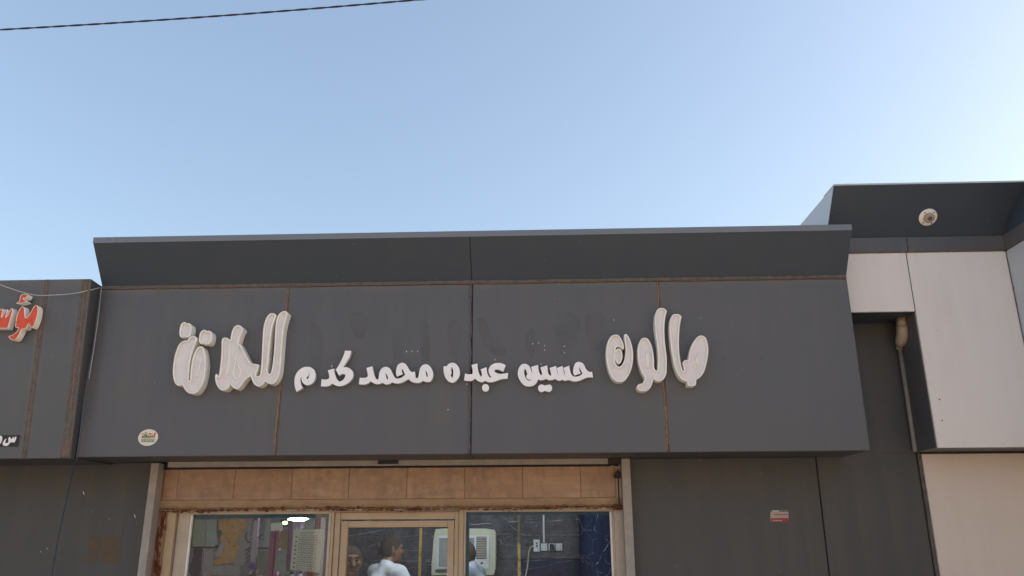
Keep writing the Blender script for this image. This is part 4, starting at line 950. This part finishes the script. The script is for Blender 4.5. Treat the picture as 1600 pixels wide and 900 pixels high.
glyph('letter', w3, E2([(70,495,1),(88,372,1),(150,375),(210,368),(238,345),(240,300),(215,185,1),(330,150,1),(345,230),(365,310),(390,375),(420,405),(445,395),(455,340),(470,260),(510,195),(570,163),(630,170),(680,210),(715,280),(745,345),(785,382),(830,387),(895,365),(962,315,1),(935,260),(908,200,1),(895,245),(922,298,1),(800,348,1),(786,290),(790,210),(815,135),(860,95),(910,85),(960,100),(1000,150),(1040,215),(1070,250),(1110,262),(1145,248,1),(1155,310),(1160,365,1),(1180,380),(1208,372),(1225,300),(1240,210),(1280,145),(1330,115),(1385,115),(1435,150),(1475,210),(1500,290),(1490,370),(1460,430),(1410,455),(1350,450),(1300,430,1),(1260,460),(1200,473),(1130,465),(1070,440),(1030,400,1),(985,420),(900,465),(830,483),(760,478),(705,458,1),(670,485),(620,500),(570,495),(525,467,1),(480,487),(420,495),(360,480),(320,455),(293,440,1),(250,480),(190,502),(120,502)]),
      holes=[E2([(582,275,1),(612,320),(630,370),(622,412),(600,375),(588,325)]), E2([(1352,225,1),(1378,270),(1394,330),(1386,362),(1366,320)])], front=SF)
w4 = word('small white word with oval letter and one round dot, near the centre joint', (745, 600))
glyph('letter', w4, F2([(45,180,1),(120,175,1),(160,125),(230,98),(300,110),(360,160),(400,230),(415,320),(400,410),(350,490),(290,540),(220,548),(150,515),(95,450),(60,370),(45,280)]),
      holes=[F2([(230,190,1),(256,250),(266,330),(258,400),(242,442),(215,400),(203,358,1),(228,350),(218,270)])], front=SF)
glyph('letter', w4, F2([(508,495,1),(535,340,1),(590,358),(650,360),(690,355),(706,320),(700,240),(678,150,1),(812,115,1),(820,210),(835,290),(860,360),(890,412),(910,410),(915,360),(905,300),(885,250,1),(1020,200,1),(1030,290),(1050,360),(1080,415),(1108,436),(1130,425,1),(1090,370),(1068,300),(1075,230),(1120,160),(1200,115),(1290,102),(1380,115),(1455,155,1),(1398,305,1),(1340,275),(1260,250),(1208,262),(1200,290),(1240,325),(1300,348),(1380,350),(1450,340),(1510,330,1),(1500,460,1),(1400,465),(1320,485),(1220,520),(1120,545),(1050,535),(985,510,1),(930,540),(870,530),(810,500),(762,455,1),(710,495),(650,512),(580,510)]), front=SF)
glyph('letter_dot', w4, F2([(998+80*math.cos(a), 668+86*math.sin(a)) for a in [k*math.pi/6 for k in range(12)]]), front=SF)
w5 = word('small white word with comb teeth and a double dot, left of the spiral letter', (865, 600))
glyph('letter', w5, G2([(180,108),(120,130),(70,200),(52,290),(60,370),(95,440),(150,510),(210,550),(290,560),(370,540),(425,490),(460,418,1),(510,435),(560,430),(615,410,1),(680,435),(740,430),(800,410,1),(850,440),(900,445),(935,425,1),(990,447),(1040,440),(1075,430,1),(1140,455),(1220,460),(1300,440),(1380,405),(1450,380),(1556,380,1),(1538,268,1),(1480,268),(1440,240),(1405,190),(1370,120),(1320,80),(1265,70),(1210,90),(1175,150),(1160,220),(1160,290),(1185,343,1),(1308,302,1),(1284,230),(1276,172,1),(1310,230),(1345,302,1),(1290,347),(1210,365),(1150,350),(1115,300),(1095,230),(1080,145,1),(962,190,1),(985,270),(1000,352,1),(970,270),(948,150,1),(832,192,1),(850,270),(868,352,1),(838,260),(820,150,1),(688,190,1),(705,260),(718,320),(712,345),(685,335),(658,280),(640,138,1),(505,180,1),(525,250),(540,310),(530,335),(505,325),(478,270),(455,130,1),(320,168,1),(334,240),(338,300,1),(318,235),(290,165),(240,120)]),
      holes=[G2([(200,212),(225,260),(242,322),(224,350),(226,385),(255,420),(300,427),(342,408,1),(300,442),(258,440),(215,402),(190,335),(178,270),(185,225)])], front=SF)
glyph('letter_dot', w5, G2([(455,600),(475,545),(530,520),(590,543,1),(640,530),(705,527),(738,585),(725,640),(680,668),(630,660),(590,647,1),(540,672),(490,660)]), front=SF)
# --- red word on the neighbour's fascia (returns seen from the right)
def LP(u, v, d):
    p = P(u, v, -.1)
    for _ in range(4): p = P(u, v, lean(p.z)+d)
    return p
H_ = lambda p: Z(0, 450, 9.475, p)
c = P(20, 500, -.2)
w7 = empty('sign_word', (c.x, -.1, c.z), 'red white edged letters cut off by the left edge of the photo', 'sign lettering')
for nm, pts in (('letter_mark', [(240,225,1),(288,188),(298,130),(330,95),(380,88),(415,105),(385,155,1),(345,155),(365,175),(405,205,1),(340,222),(280,232)]),
                ('letter', [(335,275),(300,300),(265,370),(240,460),(225,580,1),(275,595,1),(245,650),(190,690),(125,715,1),(150,755),(190,775),(235,760),(280,700),(320,610,1),(390,600,1),(420,530,1),(470,590,1),(500,560),(530,490),(555,400),(565,320),(560,270),(535,255),(505,275),(460,350),(405,440,1),(375,435),(368,380),(365,310),(350,280)]),
                ('letter', [(-150,600,1),(115,598,1),(140,520),(165,430),(190,330),(175,298,1),(150,330),(115,400),(85,440,1),(98,380),(115,320,1),(85,320,1),(60,370),(22,440,1),(35,370),(48,312,1),(12,308,1),(-30,370),(-60,440,1),(-150,440,1)])):
    glyph(nm, w7, H_(pts), front=-.062, back=-.012, face_m='red', side_m='cream', rim=.0019, recess=.002, plane=LP)
# --- black plate with white characters
plate = empty('number_plate_sign', P(10, 690, -.08), 'small black plate with white script at the bottom left corner', 'sign')
K_ = lambda p: Z(0, 670, 25.7, p)
a = [LP(u, v, -.004) for u, v in ((-40, 680.3), (30.5, 680), (27.5, 697.6), (-40, 698.4))]
MB().hexa(a, [p+Vector((0, .003, 0)) for p in a]).build('plate', M['black'], plate)
for pts in ([(655,310,1),(638,420),(578,548,1),(400,548),(370,600),(310,665),(220,692),(130,660),(105,600),(130,520),(190,430),(262,392,1),(222,470),(210,555),(300,568),(335,530),(333,440),(348,360),(400,318,1),(420,380),(450,410),(488,380),(535,312,1),(550,370),(572,375),(605,320,1)], [(-60,285),(0,280),(60,290),(88,350),(80,450),(40,550),(0,600),(-60,600,1),(-120,450)]):
    W = [LP(p.x, p.y, -.0065) for p in smooth_loop(K_(pts))]; mb = MB(); fill(mb.bm, [W]); fill(mb.bm, [[p+Vector((0, .0018, 0)) for p in W]]); mb.build('character', M['white_letter'], plate)

# faint glue ghosts of the old letters on the fascia
t = NT('glue_ghost'); a = t.noise(5, 4, .6); tr = t.n.new('ShaderNodeBsdfTransparent'); mx = t.n.new('ShaderNodeMixShader')
t.col((.145, .135, .12)); t.rough(.6); t.l.new(t.ramp(a, .35, .75, .02, .24), mx.inputs[0]); t.l.new(tr.outputs[0], mx.inputs[1]); t.l.new(t.b.outputs[0], mx.inputs[2]); t.l.new(mx.outputs[0], t.n['Material Output'].inputs[0])
for pts in ([(486,505),(500,512),(505,540),(500,575),(488,585),(484,550)], [(545,495),(560,488),(577,500),(574,520),(562,530),(550,518)], [(612,520),(622,512),(630,530),(628,560),(616,560)], [(655,500),(668,505),(672,560),(660,565)], [(745,500),(757,498),(772,530),(790,545),(788,556),(768,552),(752,530)], [(820,530),(832,512),(838,535),(830,560)], [(868,498),(890,488),(906,500),(900,540),(886,560),(872,540)], [(915,495),(940,488),(948,500),(940,545),(922,545)], [(700,505),(712,498),(722,520),(712,560),(702,545)]):
    W = [P(p.x, p.y, -.0009) for p in smooth_loop(pts)]; mb = MB(); fill(mb.bm, [W]); o = mb.build('glue_mark', t.m, shop)
mb = MB()
for u, v in ((842, 536), (833, 537), (850, 540), (851, 547), (881, 541), (882, 551), (773, 562), (729, 600), (652, 549), (644, 549), (636, 549), (518, 573), (519, 571), (700, 640), (960, 500), (845, 569)):
    p = P(u+random.uniform(-1, 1), v, -.001); mb.ball(p, (.003, .0008, random.uniform(.003, .005)), 6)
o = mb.build('paint_flecks', M['paper'], shop); o['kind'] = 'stuff'

# ------------------------------------------------------------------ stickers
st = P(231.5, 683.6, -.001)
M['sticker_cream'] = simple('sticker_cream', (.74, .70, .58), .6)
stk = empty('round_sticker', st, 'round white sticker with dark and red script low on the grey fascia', 'sticker')
W = [(st.x+.0665*math.cos(k*math.pi/20)*.97, -.0022, st.z+.0525*math.sin(k*math.pi/20)) for k in range(40)]
MB().hexa(W, [(x, y+.0016, z) for x, y, z in W]).build('sticker_face', M['sticker_cream'], stk)
K2 = lambda pts: [P(u/22.5+210, v/22.5+665, -.0026) for u, v in pts]
def marks(name, polys, mat):
    mb = MB()
    for q in polys:
        a = K2(q); mb.hexa(a, [p+Vector((0, .0004, 0)) for p in a])
    return mb.build(name, mat, stk)
M['olive'] = simple('olive_ink', (.17, .17, .06), .7); M['yellow_ink'] = simple('yellow_ink', (.62, .52, .25), .7)
marks('yellow_field', [[(340,270),(680,280),(690,420),(240,430)]], M['yellow_ink'])
def shift(q, d=.0006): return q
dk = [[(255,415),(275,360),(320,350),(300,420)], [(300,425),(300,395),(360,395),(380,425)], [(365,425),(345,310),(375,300),(405,425)], [(415,425),(400,310),(430,300),(455,425)], [(450,425),(470,370),(530,360),(510,425)], [(520,425),(545,375),(620,370),(600,415)], [(620,410),(630,345),(675,370),(660,415)], [(250,320),(275,290),(340,275),(330,300)], [(370,270),(400,215),(430,270)], [(500,300),(520,270),(620,280),(610,305)]]
mb = MB()
for q in dk:
    a = [p-Vector((0, .0005, 0)) for p in K2(q)]; mb.hexa(a, [p+Vector((0, .0004, 0)) for p in a])
mb.build('script', M['ink'], stk)
marks('red_letter', [[(690,440),(680,330),(700,250),(750,240),(740,330),(710,440)]], M['red'])
mb = MB(); x = 240
while x < 700:
    w_ = random.uniform(18, 42); a = [p-Vector((0, .0002, 0)) for p in K2([(x, 490+random.uniform(-5, 5)), (x, 462), (x+w_, 460+random.uniform(-5, 8)), (x+w_, 488)])]; mb.hexa(a, [p+Vector((0, .0004, 0)) for p in a]); x += w_+random.uniform(5, 12)
mb.build('small_print', M['ink'], stk)
mb = MB(); x = 245
for k in range(10):
    a = [p-Vector((0, .0002, 0)) for p in K2([(x, 580), (x+2, 515), (x+34, 512), (x+32, 576)])]; mb.hexa(a, [p+Vector((0, .0004, 0)) for p in a]); x += 46
mb.build('digit_row', M['olive'], stk)
# rectangular sticker
rs = empty('label_sticker', P(1218, 806, YW-.002), 'small green white and red sticker on the dark wall right of the shopfront', 'sticker')
def rect(name, u0, v0, u1, v1, mat, d):
    a = [P(u, v, YW-d) for u, v in ((u0, v0), (u1, v0-.1), (u1+.1, v1), (u0+.5, v1))]; MB().hexa(a, [p+Vector((0, .0006, 0)) for p in a]).build(name, mat, rs)
M['lab_w'] = simple('label_cream', (.52, .42, .36), .7); M['lab_r'] = simple('label_red', (.36, .05, .05), .7, .2, 60); M['lab_g'] = simple('label_green', (.16, .20, .13), .7, .2, 60)
rect('sticker_face', 1203.6, 797, 1232, 815.2, M['lab_w'], .0014)
rect('green_band', 1203.6, 797, 1231.9, 800, M['lab_g'], .0021)
rect('white_title', 1206.5, 797.8, 1217, 799.2, M['white'], .0028)
rect('red_line', 1208.5, 803, 1231.8, 804.3, M['lab_r'], .0021)
rect('grey_line', 1206, 806, 1231, 806.7, M['grille'], .0021)
rect('red_line', 1204.3, 809.5, 1231.9, 812, M['lab_r'], .0021)
rect('red_line', 1204.4, 812.2, 1232, 815.1, M['lab_r'], .0021)
rect('white_title', 1207, 812.6, 1222, 814, M['lab_w'], .0028)

# ------------------------------------------------------------------ cables
def cable(name, pts, r, mat, label, cat='cable', n=8, sub=8):
    q = []
    P_ = [Vector(p) for p in pts]
    for i in range(len(P_)-1):
        p0, p1, p2, p3 = P_[max(i-1, 0)], P_[i], P_[i+1], P_[min(i+2, len(P_)-1)]
        for k in range(sub):
            t = k/sub; q.append(.5*((2*p1)+(p2-p0)*t+(2*p0-5*p1+4*p2-p3)*t*t+(3*p1-p0-3*p2+p3)*t**3))
    q.append(P_[-1]); o = MB().tube(q, r, n).build(name, mat, None, True); tag(o, label, cat); return o
# twisted overhead line crossing the top left of the sky
pA, pB = P(0, 46.5, -1.5), P(660, -1, -1.5); dirc = pB-pA
pts = []
for k in range(-20, 61):
    s = k/40; p = pA+dirc*s; p.z -= .012*math.sin(max(0, min(1, s))*math.pi); pts.append(p)
o = MB()
for ph_ in (0, math.pi):
    q = []
    for i in range(len(pts)-1):
        for k in range(6):
            p = pts[i].lerp(pts[i+1], k/6); a = (i*6+k)*.32+ph_; q.append(p+Vector((0, math.cos(a), math.sin(a)))*.0020)
    o.tube(q, .0034, 6)
tag(o.build('overhead_cable', M['cable'], None, True), 'twisted dark power cable crossing the sky at the top left', 'cable')
cable('thin_wire', [P(-30, 436, -.22), P(0, 445, -.2), P(28, 454.5, -.19), P(55, 461, -.18), P(85, 461, -.17), P(115, 458.5, -.15), P(140, 453.5, -.12), P(156, 449.5, -.06)], .0028, M['cable_white'], 'thin pale wire sagging across the top of the left fascia', 'wire')
cable('blue_cable', [P(156.5, 449, -.03), P(151, 500, -.05), P(145, 545, -.05), P(137, 590, -.05), P(128.5, 650, -.05), P(121.5, 712, -.05), P(114, 735, .1), P(103, 785, .25), P(93, 830, .33), P(86, 868, .38), P(81, 900, .42), P(79, 940, .44)], .0040, M['cable_blue'], 'blue cable hanging down between the two grey fascias')
cable('thin_wire', [P(158.5, 449, -.012), P(153.5, 495, -.02), P(146.5, 545, -.02), P(139, 592, -.02)], .0025, M['cable_white'], 'short grey wire running beside the blue cable', 'wire')

# ================================================================== ACROSS THE STREET (seen only as reflections and bounced light)
ob = empty('facing_building', (-2, -17, 0), 'low sand coloured building across the street behind the camera', 'building')
box('wall', -16, 14, -17.6, -17, 1.9+1.2, 5.6, M['plaster'], ob, .02)
box('parapet', -16.1, 14.1, -17.1, -16.92, 5.601, 5.9, M['plaster'], ob, .02)
for k in range(4):
    x = -15+k*9.0
    box('pier', x-.4, x+.4, -17.6, -17, .14, 3.099, M['plaster'], ob, .02)
    if k < 3: box('shop_shutter', x+.4, x+8.6, -17.5, -17.3, .14, 3.099, M['steel'], ob, .01)
box('back_wall', -16, 14, -22, -17.61, .14, 5.5, M['plaster'], ob, 0)
